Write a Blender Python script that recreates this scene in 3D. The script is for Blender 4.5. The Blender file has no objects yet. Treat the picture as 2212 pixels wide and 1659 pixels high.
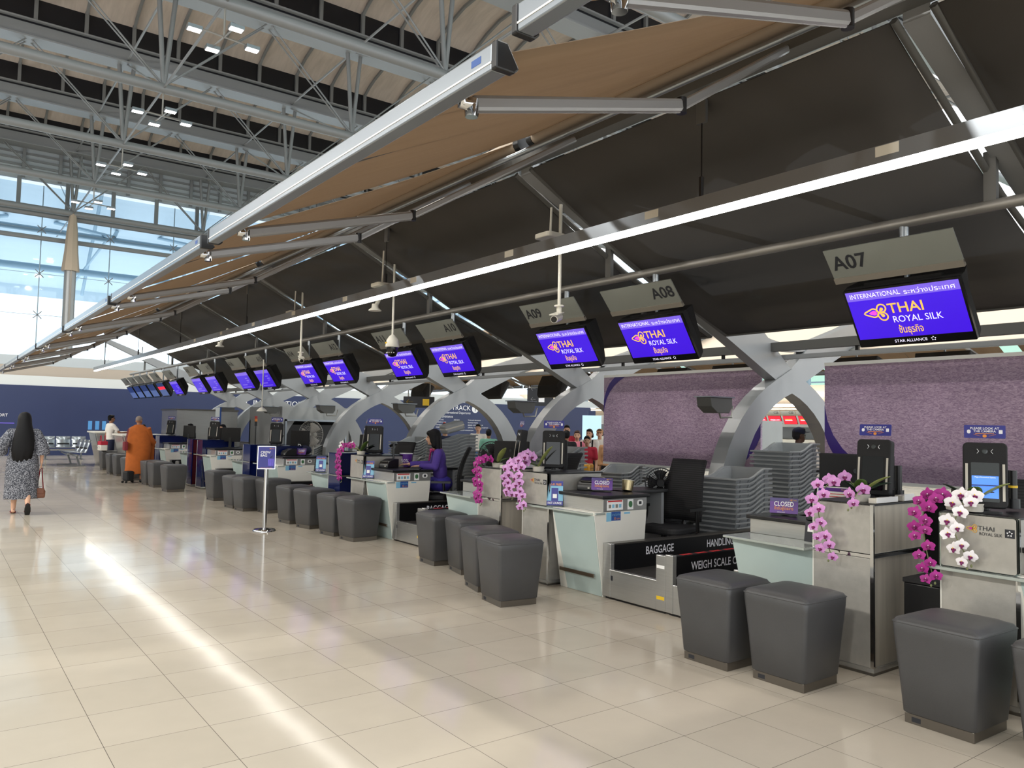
import bpy, bmesh, math, random
from mathutils import Vector, Matrix, Euler
random.seed(7)
SC = bpy.context.scene
COL = SC.collection
V = Vector
PI = math.pi
sin, cos = math.sin, math.cos

# ------------------------------------------------------------------ camera
R = ((0.8010397, -0.59826652, 0.02031195), (0.04804908, 0.0304382, -0.99838109), (0.59667972, 0.80071886, 0.05312837))
cam = bpy.data.objects.new('camera', bpy.data.cameras.new('camera'))
COL.objects.link(cam)
cam.data.sensor_width = 36.0
cam.data.lens = 1685.0 / 2212.0 * 36.0
cam.data.clip_start = 0.05
cam.data.clip_end = 400
rx, dn, fw = V(R[0]).normalized(), V(R[1]).normalized(), V(R[2]).normalized()
m3 = Matrix((rx, -dn, -fw)).transposed()
cam.matrix_world = Matrix.Translation((0, 0, 1.611)) @ m3.to_4x4()
SC.camera = cam
SC.view_settings.view_transform = 'Standard'
SC.view_settings.look = 'None'
SC.view_settings.gamma = 1.0
SC.view_settings.exposure = 0.42
SC.view_settings.use_curve_mapping = False
try:
    SC.cycles.max_bounces = 8
    SC.cycles.transparent_max_bounces = 16
    SC.cycles.sample_clamp_indirect = 6.0
    SC.cycles.caustics_reflective = False
    SC.cycles.caustics_refractive = False
except Exception:
    pass

# ------------------------------------------------------------------ materials
MATS = {}
def lin(c):
    return tuple(((x / 255.0) / 12.92 if x / 255.0 <= 0.04045 else ((x / 255.0 + 0.055) / 1.055) ** 2.4) for x in c)
def mat(name, rgb, rough=0.5, metal=0.0, spec=0.5, emit=0.0, alpha=1.0, noise=0.0, nscale=8.0, bump=0.0, bscale=60.0, trans=0.0, coat=0.0, aniso=None):
    """procedural principled material; rgb is sRGB 0-255"""
    m = bpy.data.materials.new(name); m.use_nodes = True
    nt = m.node_tree; b = nt.nodes['Principled BSDF']
    c = lin(rgb) + (1,)
    b.inputs['Base Color'].default_value = c
    b.inputs['Roughness'].default_value = rough
    b.inputs['Metallic'].default_value = metal
    b.inputs['Specular IOR Level'].default_value = spec
    if coat: b.inputs['Coat Weight'].default_value = coat
    if trans: b.inputs['Transmission Weight'].default_value = trans
    if alpha < 1: b.inputs['Alpha'].default_value = alpha
    if emit:
        b.inputs['Emission Color'].default_value = c
        b.inputs['Emission Strength'].default_value = emit
    if noise or bump:
        tc = nt.nodes.new('ShaderNodeTexCoord')
    if noise:
        n = nt.nodes.new('ShaderNodeTexNoise'); n.inputs['Scale'].default_value = nscale; n.inputs['Detail'].default_value = 4
        if aniso:
            mp = nt.nodes.new('ShaderNodeMapping'); mp.inputs['Scale'].default_value = aniso
            nt.links.new(tc.outputs['Object'], mp.inputs['Vector']); nt.links.new(mp.outputs['Vector'], n.inputs['Vector'])
        else:
            nt.links.new(tc.outputs['Object'], n.inputs['Vector'])
        r = nt.nodes.new('ShaderNodeValToRGB')
        r.color_ramp.elements[0].position = 0.3; r.color_ramp.elements[1].position = 0.7
        r.color_ramp.elements[0].color = tuple(max(0, x * (1 - noise)) for x in c[:3]) + (1,)
        r.color_ramp.elements[1].color = tuple(min(1, x * (1 + noise)) for x in c[:3]) + (1,)
        nt.links.new(n.outputs['Fac'], r.inputs['Fac'])
        nt.links.new(r.outputs['Color'], b.inputs['Base Color'])
        if emit: nt.links.new(r.outputs['Color'], b.inputs['Emission Color'])
    if bump:
        n2 = nt.nodes.new('ShaderNodeTexNoise'); n2.inputs['Scale'].default_value = bscale
        nt.links.new(tc.outputs['Object'], n2.inputs['Vector'])
        bp = nt.nodes.new('ShaderNodeBump'); bp.inputs['Strength'].default_value = bump; bp.inputs['Distance'].default_value = 0.01
        nt.links.new(n2.outputs['Fac'], bp.inputs['Height']); nt.links.new(bp.outputs['Normal'], b.inputs['Normal'])
    MATS[name] = m
    return m

mat('steel', (184, 184, 181), 0.26, 0.7, noise=0.05, nscale=3.0, aniso=(1, 1, 30))
mat('steel_dark', (118, 114, 108), 0.35, 0.85)
mat('chrome', (205, 205, 205), 0.08, 1.0)
mat('alu', (150, 157, 164), 0.3, 0.75)
mat('alu_arm', (150, 150, 150), 0.4, 0.55)
mat('grey_paint', (150, 152, 153), 0.45, 0.0, noise=0.04, nscale=2)
mat('portal_paint', (150, 152, 154), 0.35, 0.25, noise=0.04, nscale=1.5)
mat('rail_grey', (96, 96, 94), 0.5, 0.3)
mat('rod_grey', (150, 148, 144), 0.4, 0.5)
mat('black', (16, 16, 18), 0.35)
mat('black_soft', (22, 22, 24), 0.7, bump=0.2, bscale=200)
mat('black_gloss', (8, 8, 10), 0.08)
mat('rubber', (34, 33, 32), 0.75, noise=0.3, nscale=30)
mat('white_lam', (226, 224, 214), 0.35, noise=0.03, nscale=3)
mat('white', (235, 235, 232), 0.4)
mat('paper', (238, 238, 236), 0.6)
mat('offwhite', (205, 200, 188), 0.5)
mat('frost', (176, 192, 188), 0.22, 0.0, noise=0.05, nscale=2, coat=0.4)
mat('frost_top', (170, 178, 172), 0.10, 0.2, coat=0.5)
mat('lam_grey', (176, 173, 166), 0.28, 0.35, noise=0.07, nscale=14, bump=0.05, bscale=50)
mat('champagne', (206, 198, 182), 0.3, 0.35, noise=0.12, nscale=2.0, aniso=(10, 10, .6))
mat('navy_gloss', (12, 24, 74), 0.12, coat=0.5)
mat('oxblood', (70, 26, 30), 0.15, coat=0.5)
mat('leather', (70, 70, 71), 0.42, noise=0.05, nscale=5, bump=0.12, bscale=260)
mat('base_metal', (118, 112, 104), 0.35, 0.8)
mat('tray_grey', (150, 153, 155), 0.45, noise=0.06, nscale=6)
mat('canopy_dark', (70, 67, 64), 0.85, noise=0.06, nscale=1.2)
def mesh_cloth(name, f):
    nt = MATS[name].node_tree; N = nt.nodes; L = nt.links
    t = N.new('ShaderNodeBsdfTransparent'); ms = N.new('ShaderNodeMixShader'); ms.inputs[0].default_value = f
    L.new(N['Principled BSDF'].outputs[0], ms.inputs[1]); L.new(t.outputs[0], ms.inputs[2]); L.new(ms.outputs[0], N['Material Output'].inputs['Surface'])
mesh_cloth('canopy_dark', 0.07)
mat('canopy_cream', (222, 206, 188), 0.9)
mat('screen_black', (14, 14, 17), 0.25)
mat('tan', (176, 160, 142), 0.6)
mat('sign_plate', (138, 142, 136), 0.4, 0.3, noise=0.03, nscale=4)
mat('sign_lip', (152, 146, 136), 0.35, 0.4)
mat('ink', (34, 36, 42), 0.6)
mat('led', (255, 250, 240), 0.5, emit=13.0)
mat('lamp', (255, 246, 235), 0.5, emit=14.0)
mat('skin', (214, 168, 140), 0.5)
mat('skin_dark', (150, 106, 80), 0.5)
mat('skin_deep', (92, 62, 48), 0.5)
mat('hair', (14, 13, 15), 0.6, spec=0.25)
mat('hair_brown', (66, 42, 32), 0.5)
mat('stubble', (124, 112, 104), 0.6)
mat('lips', (170, 70, 74), 0.4)
mat('eye', (20, 18, 18), 0.2)
mat('uniform', (88, 64, 158), 0.75, noise=0.06, nscale=30)
mat('skirt', (66, 56, 160), 0.8)
mat('scarf', (190, 50, 120), 0.5, noise=0.5, nscale=40)
mat('robe', (176, 92, 30), 0.85, noise=0.08, nscale=12)
mat('cottonwhite', (226, 222, 216), 0.85)
mat('cloth_black', (24, 24, 27), 0.85)
mat('cloth_red', (180, 36, 60), 0.8)
mat('cloth_pink', (222, 130, 150), 0.8)
mat('cloth_green', (128, 184, 164), 0.85)
mat('cloth_mint', (186, 214, 200), 0.85)
mat('cloth_cream', (226, 212, 188), 0.85)
mat('cloth_navy', (28, 34, 62), 0.85)
mat('cloth_tan', (196, 150, 110), 0.85)
mat('jeans', (70, 100, 150), 0.85)
mat('mask', (236, 236, 236), 0.7)
mat('brown_leather', (112, 66, 44), 0.4)
mat('red_leather', (120, 24, 34), 0.4)
mat('purple_ink', (82, 38, 130), 0.5)
mat('purple_card', (92, 44, 140), 0.4)
mat('blue_sign', (52, 54, 138), 0.4)
mat('white_ink', (240, 240, 244), 0.5)
mat('orange_ink', (232, 150, 60), 0.5)
mat('gold_ink', (226, 170, 60), 0.5)
mat('magenta_ink', (200, 40, 150), 0.5)
mat('red_ink', (190, 40, 44), 0.5)
mat('green_ink', (60, 110, 70), 0.5)
mat('cyan_ink', (130, 186, 214), 0.5)
mat('royal_ink', (40, 80, 150), 0.5)
mat('screen_blue', (70, 120, 220), 0.3, emit=0.9)
mat('screen_pale', (176, 208, 226), 0.3, emit=0.45)
mat('screen_violet', (58, 22, 196), 0.25, emit=0.75)
mat('screen_lilac', (110, 88, 205), 0.25, emit=0.7)
mat('screen_navy', (36, 54, 110), 0.3, emit=0.3)
mat('screen_dusk', (84, 104, 160), 0.3, emit=0.35)
mat('cyan_panel', (84, 150, 214), 0.4)
mat('screen_gold', (235, 180, 80), 0.4, emit=0.7)
mat('screen_white', (228, 224, 250), 0.4, emit=0.7)
mat('screen_pink', (235, 70, 200), 0.4, emit=0.7)
mat('screen_red', (228, 28, 48), 0.3, emit=0.8)
mat('screen_off', (62, 66, 66), 0.12)
mat('wall_navy', (36, 48, 88), 0.45, noise=0.05, nscale=0.6)
mat('wall_white', (206, 210, 212), 0.6)
mat('wall_tan', (170, 158, 146), 0.7)
mat('wall_grey', (176, 184, 190), 0.6)
mat('beam_grey', (150, 153, 156), 0.5, 0.2)
mat('truss_grey', (134, 136, 138), 0.5, 0.3)
mat('louvre_dark', (16, 18, 26), 0.3)
mat('ceil_tan', (196, 184, 176), 0.6, noise=0.10, nscale=0.9, aniso=(6, 1, 1))
mat('ceil_grey', (120, 126, 132), 0.6, noise=0.12, nscale=0.9, aniso=(6, 1, 1))
mat('ext_blue', (206, 218, 226), 0.6)
mat('ext_tube', (150, 172, 186), 0.5)
mat('leaf', (74, 98, 42), 0.4, noise=0.25, nscale=12)
mat('leaf_light', (142, 150, 84), 0.4, noise=0.2, nscale=12)
mat('leaf_dark', (24, 46, 28), 0.45)
mat('stem_green', (120, 126, 84), 0.5)
mat('petal_lilac', (200, 138, 196), 0.6, noise=0.15, nscale=40)
mat('petal_pink', (212, 156, 214), 0.6, noise=0.15, nscale=40)
mat('petal_magenta', (160, 28, 128), 0.6, noise=0.2, nscale=40)
mat('petal_white', (238, 234, 236), 0.6)
mat('petal_core', (120, 24, 90), 0.5)
mat('gold_tape', (176, 160, 124), 0.2, 0.8)
mat('yellow_case', (214, 152, 30), 0.4)
mat('red_case', (196, 40, 40), 0.4)
mat('fan_blade', (170, 168, 164), 0.4)
mat('signal_red', (170, 30, 24), 0.3)
mat('signal_orange', (226, 130, 40), 0.3)
mat('cctv_white', (226, 224, 214), 0.35)
mat('handle_bronze', (110, 96, 82), 0.35, 0.7)
mat('grout', (150, 142, 130), 0.7)
mat('yellow_ink', (230, 190, 40), 0.5)

def node_mat(name):
    m = bpy.data.materials.new(name); m.use_nodes = True; MATS[name] = m
    return m, m.node_tree, m.node_tree.nodes['Principled BSDF']

def floor_material():
    m, nt, b = node_mat('floor_tile'); N = nt.nodes; L = nt.links
    tc = N.new('ShaderNodeTexCoord')
    br = N.new('ShaderNodeTexBrick')
    br.offset = 0.0; br.squash = 1.0
    mp = N.new('ShaderNodeMapping'); mp.inputs['Location'].default_value = (-0.2616, -0.2995, 0)
    L.new(tc.outputs['Object'], mp.inputs['Vector']); L.new(mp.outputs['Vector'], br.inputs['Vector'])
    br.inputs['Scale'].default_value = 1.0
    br.inputs['Brick Width'].default_value = 0.5; br.inputs['Row Height'].default_value = 0.5
    br.inputs['Mortar Size'].default_value = 0.0016; br.inputs['Mortar Smooth'].default_value = 0.1; br.inputs['Bias'].default_value = 0
    br.inputs['Color1'].default_value = lin((204, 194, 178)) + (1,)
    br.inputs['Color2'].default_value = lin((197, 187, 171)) + (1,)
    br.inputs['Mortar'].default_value = lin((108, 102, 94)) + (1,)
    nz = N.new('ShaderNodeTexNoise'); nz.inputs['Scale'].default_value = 5; nz.inputs['Detail'].default_value = 6
    L.new(tc.outputs['Object'], nz.inputs['Vector'])
    mx = N.new('ShaderNodeMix'); mx.data_type = 'RGBA'; mx.blend_type = 'MULTIPLY'; mx.inputs['Factor'].default_value = 0.10
    L.new(br.outputs['Color'], mx.inputs[6]); L.new(nz.outputs['Fac'], mx.inputs[7]); L.new(mx.outputs[2], b.inputs['Base Color'])
    b.inputs['Roughness'].default_value = 0.10
    b.inputs['Specular IOR Level'].default_value = 0.1
    n2 = N.new('ShaderNodeTexNoise'); n2.inputs['Scale'].default_value = 1.1
    L.new(tc.outputs['Object'], n2.inputs['Vector'])
    bp = N.new('ShaderNodeBump'); bp.inputs['Strength'].default_value = 0.16; bp.inputs['Distance'].default_value = 0.02
    L.new(n2.outputs['Fac'], bp.inputs['Height']); L.new(bp.outputs['Normal'], b.inputs['Normal'])
floor_material()

def awning_material():
    m, nt, b = node_mat('awning_tan'); N = nt.nodes; L = nt.links
    tc = N.new('ShaderNodeTexCoord')
    nz = N.new('ShaderNodeTexNoise'); nz.inputs['Scale'].default_value = 3
    mp = N.new('ShaderNodeMapping'); mp.inputs['Scale'].default_value = (0.3, 5, 1)
    L.new(tc.outputs['Object'], mp.inputs['Vector']); L.new(mp.outputs['Vector'], nz.inputs['Vector'])
    r = N.new('ShaderNodeValToRGB'); r.color_ramp.elements[0].color = lin((156, 138, 118)) + (1,); r.color_ramp.elements[1].color = lin((166, 148, 128)) + (1,)
    L.new(nz.outputs['Fac'], r.inputs['Fac']); L.new(r.outputs['Color'], b.inputs['Base Color'])
    b.inputs['Roughness'].default_value = 0.9
    tr = N.new('ShaderNodeBsdfTranslucent'); L.new(r.outputs['Color'], tr.inputs['Color'])
    ms = N.new('ShaderNodeMixShader'); ms.inputs[0].default_value = 0.6
    out = N['Material Output']
    L.new(b.outputs[0], ms.inputs[1]); L.new(tr.outputs[0], ms.inputs[2]); L.new(ms.outputs[0], out.inputs['Surface'])
awning_material()

def panel_material():
    m, nt, b = node_mat('panel_purple'); N = nt.nodes; L = nt.links
    tc = N.new('ShaderNodeTexCoord')
    mp = N.new('ShaderNodeMapping'); mp.inputs['Rotation'].default_value = (0.5, 0, 0); mp.inputs['Scale'].default_value = (1, 1, 3)
    L.new(tc.outputs['Object'], mp.inputs['Vector'])
    w = N.new('ShaderNodeTexNoise'); w.inputs['Scale'].default_value = 22; w.inputs['Detail'].default_value = 3; w.inputs['Distortion'].default_value = 1.2
    L.new(mp.outputs['Vector'], w.inputs['Vector'])
    r = N.new('ShaderNodeValToRGB'); r.color_ramp.elements[0].position = 0.35; r.color_ramp.elements[1].position = 0.68
    r.color_ramp.elements[0].color = lin((140, 116, 142)) + (1,); r.color_ramp.elements[1].color = lin((188, 164, 186)) + (1,)
    L.new(w.outputs['Fac'], r.inputs['Fac']); L.new(r.outputs['Color'], b.inputs['Base Color'])
    b.inputs['Roughness'].default_value = 0.22
panel_material()

def mesh_back():
    m, nt, b = node_mat('chair_mesh'); N = nt.nodes; L = nt.links
    tc = N.new('ShaderNodeTexCoord')
    w = N.new('ShaderNodeTexWave'); w.bands_direction = 'Z'; w.inputs['Scale'].default_value = 14
    L.new(tc.outputs['Object'], w.inputs['Vector'])
    r = N.new('ShaderNodeValToRGB'); r.color_ramp.elements[0].color = lin((10, 10, 12)) + (1,); r.color_ramp.elements[1].color = lin((34, 33, 35)) + (1,)
    L.new(w.outputs['Fac'], r.inputs['Fac']); L.new(r.outputs['Color'], b.inputs['Base Color']); b.inputs['Roughness'].default_value = 0.8
mesh_back()

def print_dress():
    m, nt, b = node_mat('dress_print'); N = nt.nodes; L = nt.links
    tc = N.new('ShaderNodeTexCoord'); v = N.new('ShaderNodeTexNoise'); v.inputs['Scale'].default_value = 75; v.inputs['Detail'].default_value = 2
    L.new(tc.outputs['Object'], v.inputs['Vector'])
    r = N.new('ShaderNodeValToRGB'); r.color_ramp.interpolation = 'CONSTANT'
    r.color_ramp.elements[0].color = lin((54, 56, 66)) + (1,); r.color_ramp.elements[1].position = 0.52; r.color_ramp.elements[1].color = lin((146, 147, 154)) + (1,)
    L.new(v.outputs['Fac'], r.inputs['Fac']); L.new(r.outputs['Color'], b.inputs['Base Color']); b.inputs['Roughness'].default_value = 0.85
print_dress()

def belt():
    m, nt, b = node_mat('belt'); N = nt.nodes; L = nt.links
    tc = N.new('ShaderNodeTexCoord'); v = N.new('ShaderNodeTexChecker'); v.inputs['Scale'].default_value = 32
    mp = N.new('ShaderNodeMapping'); mp.inputs['Rotation'].default_value = (0, 0, PI / 4)
    L.new(tc.outputs['Object'], mp.inputs['Vector']); L.new(mp.outputs['Vector'], v.inputs['Vector'])
    v.inputs['Color1'].default_value = lin((30, 28, 27)) + (1,); v.inputs['Color2'].default_value = lin((62, 58, 54)) + (1,)
    L.new(v.outputs['Color'], b.inputs['Base Color']); b.inputs['Roughness'].default_value = 0.6
belt()

def glass(name, tint, mixf):
    m = bpy.data.materials.new(name); m.use_nodes = True; nt = m.node_tree; N = nt.nodes; L = nt.links
    N.remove(N['Principled BSDF'])
    t = N.new('ShaderNodeBsdfTransparent'); t.inputs['Color'].default_value = lin(tint) + (1,)
    g = N.new('ShaderNodeBsdfGlossy'); g.inputs['Roughness'].default_value = 0.03; g.inputs['Color'].default_value = (1, 1, 1, 1)
    fr = N.new('ShaderNodeFresnel'); fr.inputs['IOR'].default_value = 1.45
    mx = N.new('ShaderNodeMixShader')
    L.new(fr.outputs[0], mx.inputs[0]); L.new(t.outputs[0], mx.inputs[1]); L.new(g.outputs[0], mx.inputs[2])
    L.new(mx.outputs[0], N['Material Output'].inputs['Surface'])
    MATS[name] = m
glass('glass_clear', (236, 242, 240), 0.1)
glass('glass_facade', (232, 242, 248), 0.1)
glass('glass_green', (196, 216, 206), 0.1)

# ------------------------------------------------------------------ mesh builder
class MB:
    def __init__(s):
        s.bm = bmesh.new(); s.mats = []
    def mi(s, m):
        if m not in s.mats: s.mats.append(m)
        return s.mats.index(m)
    def faces(s, vs, fs, m):
        k = s.mi(m); bv = [s.bm.verts.new(v) for v in vs]
        for f in fs:
            try:
                fc = s.bm.faces.new([bv[i] for i in f]); fc.material_index = k
            except ValueError:
                pass
        return bv
    def box(s, x0, x1, y0, y1, z0, z1, m):
        return s.hexa([(x0, y0, z0), (x1, y0, z0), (x1, y1, z0), (x0, y1, z0), (x0, y0, z1), (x1, y0, z1), (x1, y1, z1), (x0, y1, z1)], m)
    def hexa(s, p, m):
        return s.faces(p, [(3, 2, 1, 0), (4, 5, 6, 7), (0, 1, 5, 4), (1, 2, 6, 5), (2, 3, 7, 6), (3, 0, 4, 7)], m)
    def obox(s, c, size, rot, m):
        """box of size about c turned by matrix or euler"""
        q = rot if isinstance(rot, Matrix) else Euler(rot).to_matrix()
        c = V(c); h = V(size) / 2
        p = [c + q @ V((sx * h.x, sy * h.y, sz * h.z)) for sz in (-1, 1) for sx, sy in ((-1, -1), (1, -1), (1, 1), (-1, 1))]
        return s.hexa(p, m)
    def bar(s, a, b, w, h, m, up=(0, 0, 1)):
        """rectangular bar from a to b, w across, h along up"""
        a, b = V(a), V(b); d = (b - a).normalized(); sd = d.cross(V(up))
        if sd.length < 1e-4: sd = d.cross(V((1, 0, 0)))
        sd.normalize(); u = sd.cross(d).normalized()
        p = [q + sd * sx * w / 2 + u * sz * h / 2 for q in (a, b) for sx, sz in ((-1, -1), (1, -1), (1, 1), (-1, 1))]
        return s.faces(p, [(0, 1, 2, 3), (7, 6, 5, 4), (4, 5, 1, 0), (5, 6, 2, 1), (6, 7, 3, 2), (7, 4, 0, 3)], m)
    def prism(s, pts, axis, a0, a1, m):
        """extrude 2d polygon: axis 'x' -> pts (y,z); 'y' -> (x,z); 'z' -> (x,y)"""
        def P(p, a): return (a, p[0], p[1]) if axis == 'x' else ((p[0], a, p[1]) if axis == 'y' else (p[0], p[1], a))
        n = len(pts)
        vs = [P(p, a0) for p in pts] + [P(p, a1) for p in pts]
        fs = [tuple(range(n))[::-1], tuple(range(n, 2 * n))] + [(i, (i + 1) % n, n + (i + 1) % n, n + i) for i in range(n)]
        return s.faces(vs, fs, m)
    def tube(s, pts, r, m, n=8, caps=True):
        pts = [V(p) for p in pts]; rs = r if isinstance(r, (list, tuple)) else [r] * len(pts)
        rings = []; prev = None
        for i, p in enumerate(pts):
            d = (pts[min(i + 1, len(pts) - 1)] - pts[max(i - 1, 0)]).normalized()
            if prev is None:
                a = d.cross(V((0, 0, 1)))
                if a.length < 1e-3: a = d.cross(V((1, 0, 0)))
            else:
                a = prev - d * prev.dot(d)
            a.normalize(); prev = a; b = d.cross(a)
            rings.append([p + (a * cos(2 * PI * k / n) + b * sin(2 * PI * k / n)) * rs[i] for k in range(n)])
        return s.loft(rings, m, caps)
    def loft(s, rings, m, caps=True, closed=True):
        n = len(rings[0]); vs = [v for r in rings for v in r]; fs = []
        for i in range(len(rings) - 1):
            for k in range(n if closed else n - 1):
                fs.append((i * n + k, i * n + (k + 1) % n, (i + 1) * n + (k + 1) % n, (i + 1) * n + k))
        if caps and closed:
            fs.append(tuple(range(n))[::-1]); fs.append(tuple(range((len(rings) - 1) * n, len(rings) * n)))
        return s.faces(vs, fs, m)
    def lathe(s, prof, m, c=(0, 0, 0), n=16, ax=None):
        """profile of (r,z) about z through c (or along ax)"""
        q = V((0, 0, 1)).rotation_difference(V(ax)).to_matrix() if ax else Matrix.Identity(3)
        c = V(c)
        rings = [[c + q @ V((max(r, 1e-4) * cos(2 * PI * k / n), max(r, 1e-4) * sin(2 * PI * k / n), z)) for k in range(n)] for r, z in prof]
        return s.loft(rings, m, True)
    def ball(s, c, rad, m, nu=12, nv=8, rot=None):
        rad = (rad, rad, rad) if not isinstance(rad, (tuple, list)) else rad
        q = rot if rot is not None else Matrix.Identity(3); c = V(c)
        rings = []
        for j in range(nv + 1):
            t = -PI / 2 + PI * j / nv; e = max(cos(t), 1e-3)
            rings.append([c + q @ V((rad[0] * e * cos(2 * PI * k / nu), rad[1] * e * sin(2 * PI * k / nu), rad[2] * sin(t))) for k in range(nu)])
        return s.loft(rings, m, True)
    def caps(s, a, ra, b, rb, m, n=10):
        """tapered capsule"""
        a, b = V(a), V(b); d = (b - a).normalized()
        x = d.cross(V((0, 0, 1)))
        if x.length < 1e-3: x = d.cross(V((1, 0, 0)))
        x.normalize(); y = d.cross(x); rings = []
        for t in (-88, -60, -30, 0):
            t = math.radians(t); rings.append([a + d * ra * sin(t) + (x * cos(2 * PI * k / n) + y * sin(2 * PI * k / n)) * ra * cos(t) for k in range(n)])
        for t in (0, 30, 60, 88):
            t = math.radians(t); rings.append([b + d * rb * sin(t) + (x * cos(2 * PI * k / n) + y * sin(2 * PI * k / n)) * rb * cos(t) for k in range(n)])
        return s.loft(rings, m, True)
    def sheet(s, rows, m):
        """open grid of points"""
        n = len(rows[0]); return s.faces([p for r in rows for p in r], [(i * n + k, i * n + k + 1, (i + 1) * n + k + 1, (i + 1) * n + k) for i in range(len(rows) - 1) for k in range(n - 1)], m)
    def rrect(s, w, h, r, mtx, depth, m, n=4):
        """rounded rectangle plate of w x h in local xy of mtx, extruded depth along -z"""
        pts = []
        for cx_, cy_, a0 in ((w / 2 - r, h / 2 - r, 0), (-w / 2 + r, h / 2 - r, 90), (-w / 2 + r, -h / 2 + r, 180), (w / 2 - r, -h / 2 + r, 270)):
            for k in range(n + 1):
                a = math.radians(a0 + 90 * k / n); pts.append((cx_ + r * cos(a), cy_ + r * sin(a)))
        k = len(pts)
        vs = [mtx @ V((x, y, 0)) for x, y in pts] + [mtx @ V((x, y, -depth)) for x, y in pts]
        return s.faces(vs, [tuple(range(k)), tuple(range(k, 2 * k))[::-1]] + [(i, k + i, k + (i + 1) % k, (i + 1) % k) for i in range(k)], m)
    def ring(s, c, R_, r, m, ax=(0, 0, 1), n=20, k=6):
        q = V((0, 0, 1)).rotation_difference(V(ax)).to_matrix(); c = V(c)
        rings = [[c + q @ V(((R_ + r * cos(2 * PI * j / k)) * cos(2 * PI * i / n), (R_ + r * cos(2 * PI * j / k)) * sin(2 * PI * i / n), r * sin(2 * PI * j / k))) for j in range(k)] for i in range(n + 1)]
        return s.loft(rings, m, False)
    def mesh(s, name, smooth=0):
        bmesh.ops.recalc_face_normals(s.bm, faces=s.bm.faces[:]) if smooth != 'raw' else None
        me = bpy.data.meshes.new(name); s.bm.to_mesh(me); s.bm.free()
        for k in s.mats: me.materials.append(MATS[k])
        if smooth and smooth != 'raw':
            for p in me.polygons: p.use_smooth = True
            if smooth < 170: me.set_sharp_from_angle(angle=math.radians(smooth))
        return me
    def build(s, name, parent=None, smooth=0, bev=0.0, seg=2, loc=None, rot=None):
        o = bpy.data.objects.new(name, s.mesh(name, smooth)); COL.objects.link(o)
        if parent is not None: o.parent = parent
        if loc: o.location = loc
        if rot: o.rotation_euler = rot
        if bev:
            b = o.modifiers.new('bevel', 'BEVEL'); b.width = bev; b.segments = seg; b.limit_method = 'ANGLE'; b.angle_limit = math.radians(40)
            b.harden_normals = False
        return o

def tag(o, label, cat=None, group=None, kind=None):
    o['label'] = label
    if cat: o['category'] = cat
    if group: o['group'] = group
    if kind: o['kind'] = kind
    return o
def thing(name, label, cat, loc=(0, 0, 0), rz=0.0, group=None, kind=None):
    o = bpy.data.objects.new(name, None); COL.objects.link(o)
    o.empty_display_size = 0.1; o.location = loc; o.rotation_euler = (0, 0, rz)
    return tag(o, label, cat, group, kind)
def kids(o): return [c for c in bpy.data.objects if c.parent == o]
CH = {}
def dup(root, label, loc, rz=None, group=None, sc=None):
    """copy a thing with its parts and sub-parts"""
    if root.name not in CH:
        CH[root.name] = [(c, kids(c)) for c in kids(root)]
    r = root.copy(); COL.objects.link(r); r.location = loc
    if rz is not None: r.rotation_euler = (0, 0, rz)
    r['label'] = label
    if group: r['group'] = group
    if sc: r.scale = (sc, sc, sc)
    for c, gs in CH[root.name]:
        d = c.copy(); COL.objects.link(d); d.parent = r
        for g in gs:
            e = g.copy(); COL.objects.link(e); e.parent = d
    return r

# frame: local x = right, y = up, z = out of the face
def face(o, right, up):
    r, u = V(right).normalized(), V(up).normalized(); n = r.cross(u)
    m = Matrix((r, u, n)).transposed().to_4x4(); m.translation = V(o)
    return m
FX = lambda x, y, z: face((x, y, z), (0, -1, 0), (0, 0, 1))      # faces the aisle (-x)
FY = lambda x, y, z: face((x, y, z), (1, 0, 0), (0, 0, 1))       # faces -y

TXT = {}
def text_mesh(s, bold=0.0):
    k = (s, bold)
    if k not in TXT:
        cu = bpy.data.curves.new('t', 'FONT'); cu.body = s; cu.size = 1.0; cu.offset = bold; cu.resolution_u = 3
        cu.align_x = 'LEFT'
        o = bpy.data.objects.new('t', cu); COL.objects.link(o)
        dg = bpy.context.evaluated_depsgraph_get(); dg.update()
        me = bpy.data.meshes.new_from_object(o.evaluated_get(dg))
        COL.objects.unlink(o); bpy.data.objects.remove(o)
        xs = [v.co.x for v in me.vertices] or [0, 1]; ys = [v.co.y for v in me.vertices] or [0, 1]
        TXT[k] = (me, min(xs), max(xs), min(ys), max(ys))
    return TXT[k]
def text(s, mtx, h, m, parent, w=None, bold=0.0, align='C', name='lettering', up=0.0015, cap=0.69):
    """line of letters on the face mtx: h = capital height, w = total width; centred on the frame's origin"""
    me, x0, x1, y0, y1 = text_mesh(s, bold)
    sy = h / cap; sx = (w / max(x1 - x0, 1e-4)) if w else sy
    key = (s, bold, m)
    if key not in TXT:
        mm = me.copy(); mm.materials.clear(); mm.materials.append(MATS[m]); mm.name = 'lettering'; TXT[key] = mm
    o = bpy.data.objects.new(name, TXT[key]); COL.objects.link(o)
    ax = {'C': (x0 + x1) / 2, 'L': x0, 'R': x1}[align]
    loc = mtx @ Matrix.Translation((-ax * sx, -h / 2, up)) @ Matrix.Diagonal((sx, sy, 1, 1))
    o.parent = parent; o.matrix_local = loc if parent is None else loc
    return o
def plate(mtx, w, h, m, parent, name, r=0.0, d=0.002, up=0.0, bev=0):
    b = MB(); b.rrect(w, h, max(r, 0.0005), mtx @ Matrix.Translation((0, 0, up)), d, m, 4 if r else 1)
    return b.build(name, parent, 0, bev)
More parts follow.
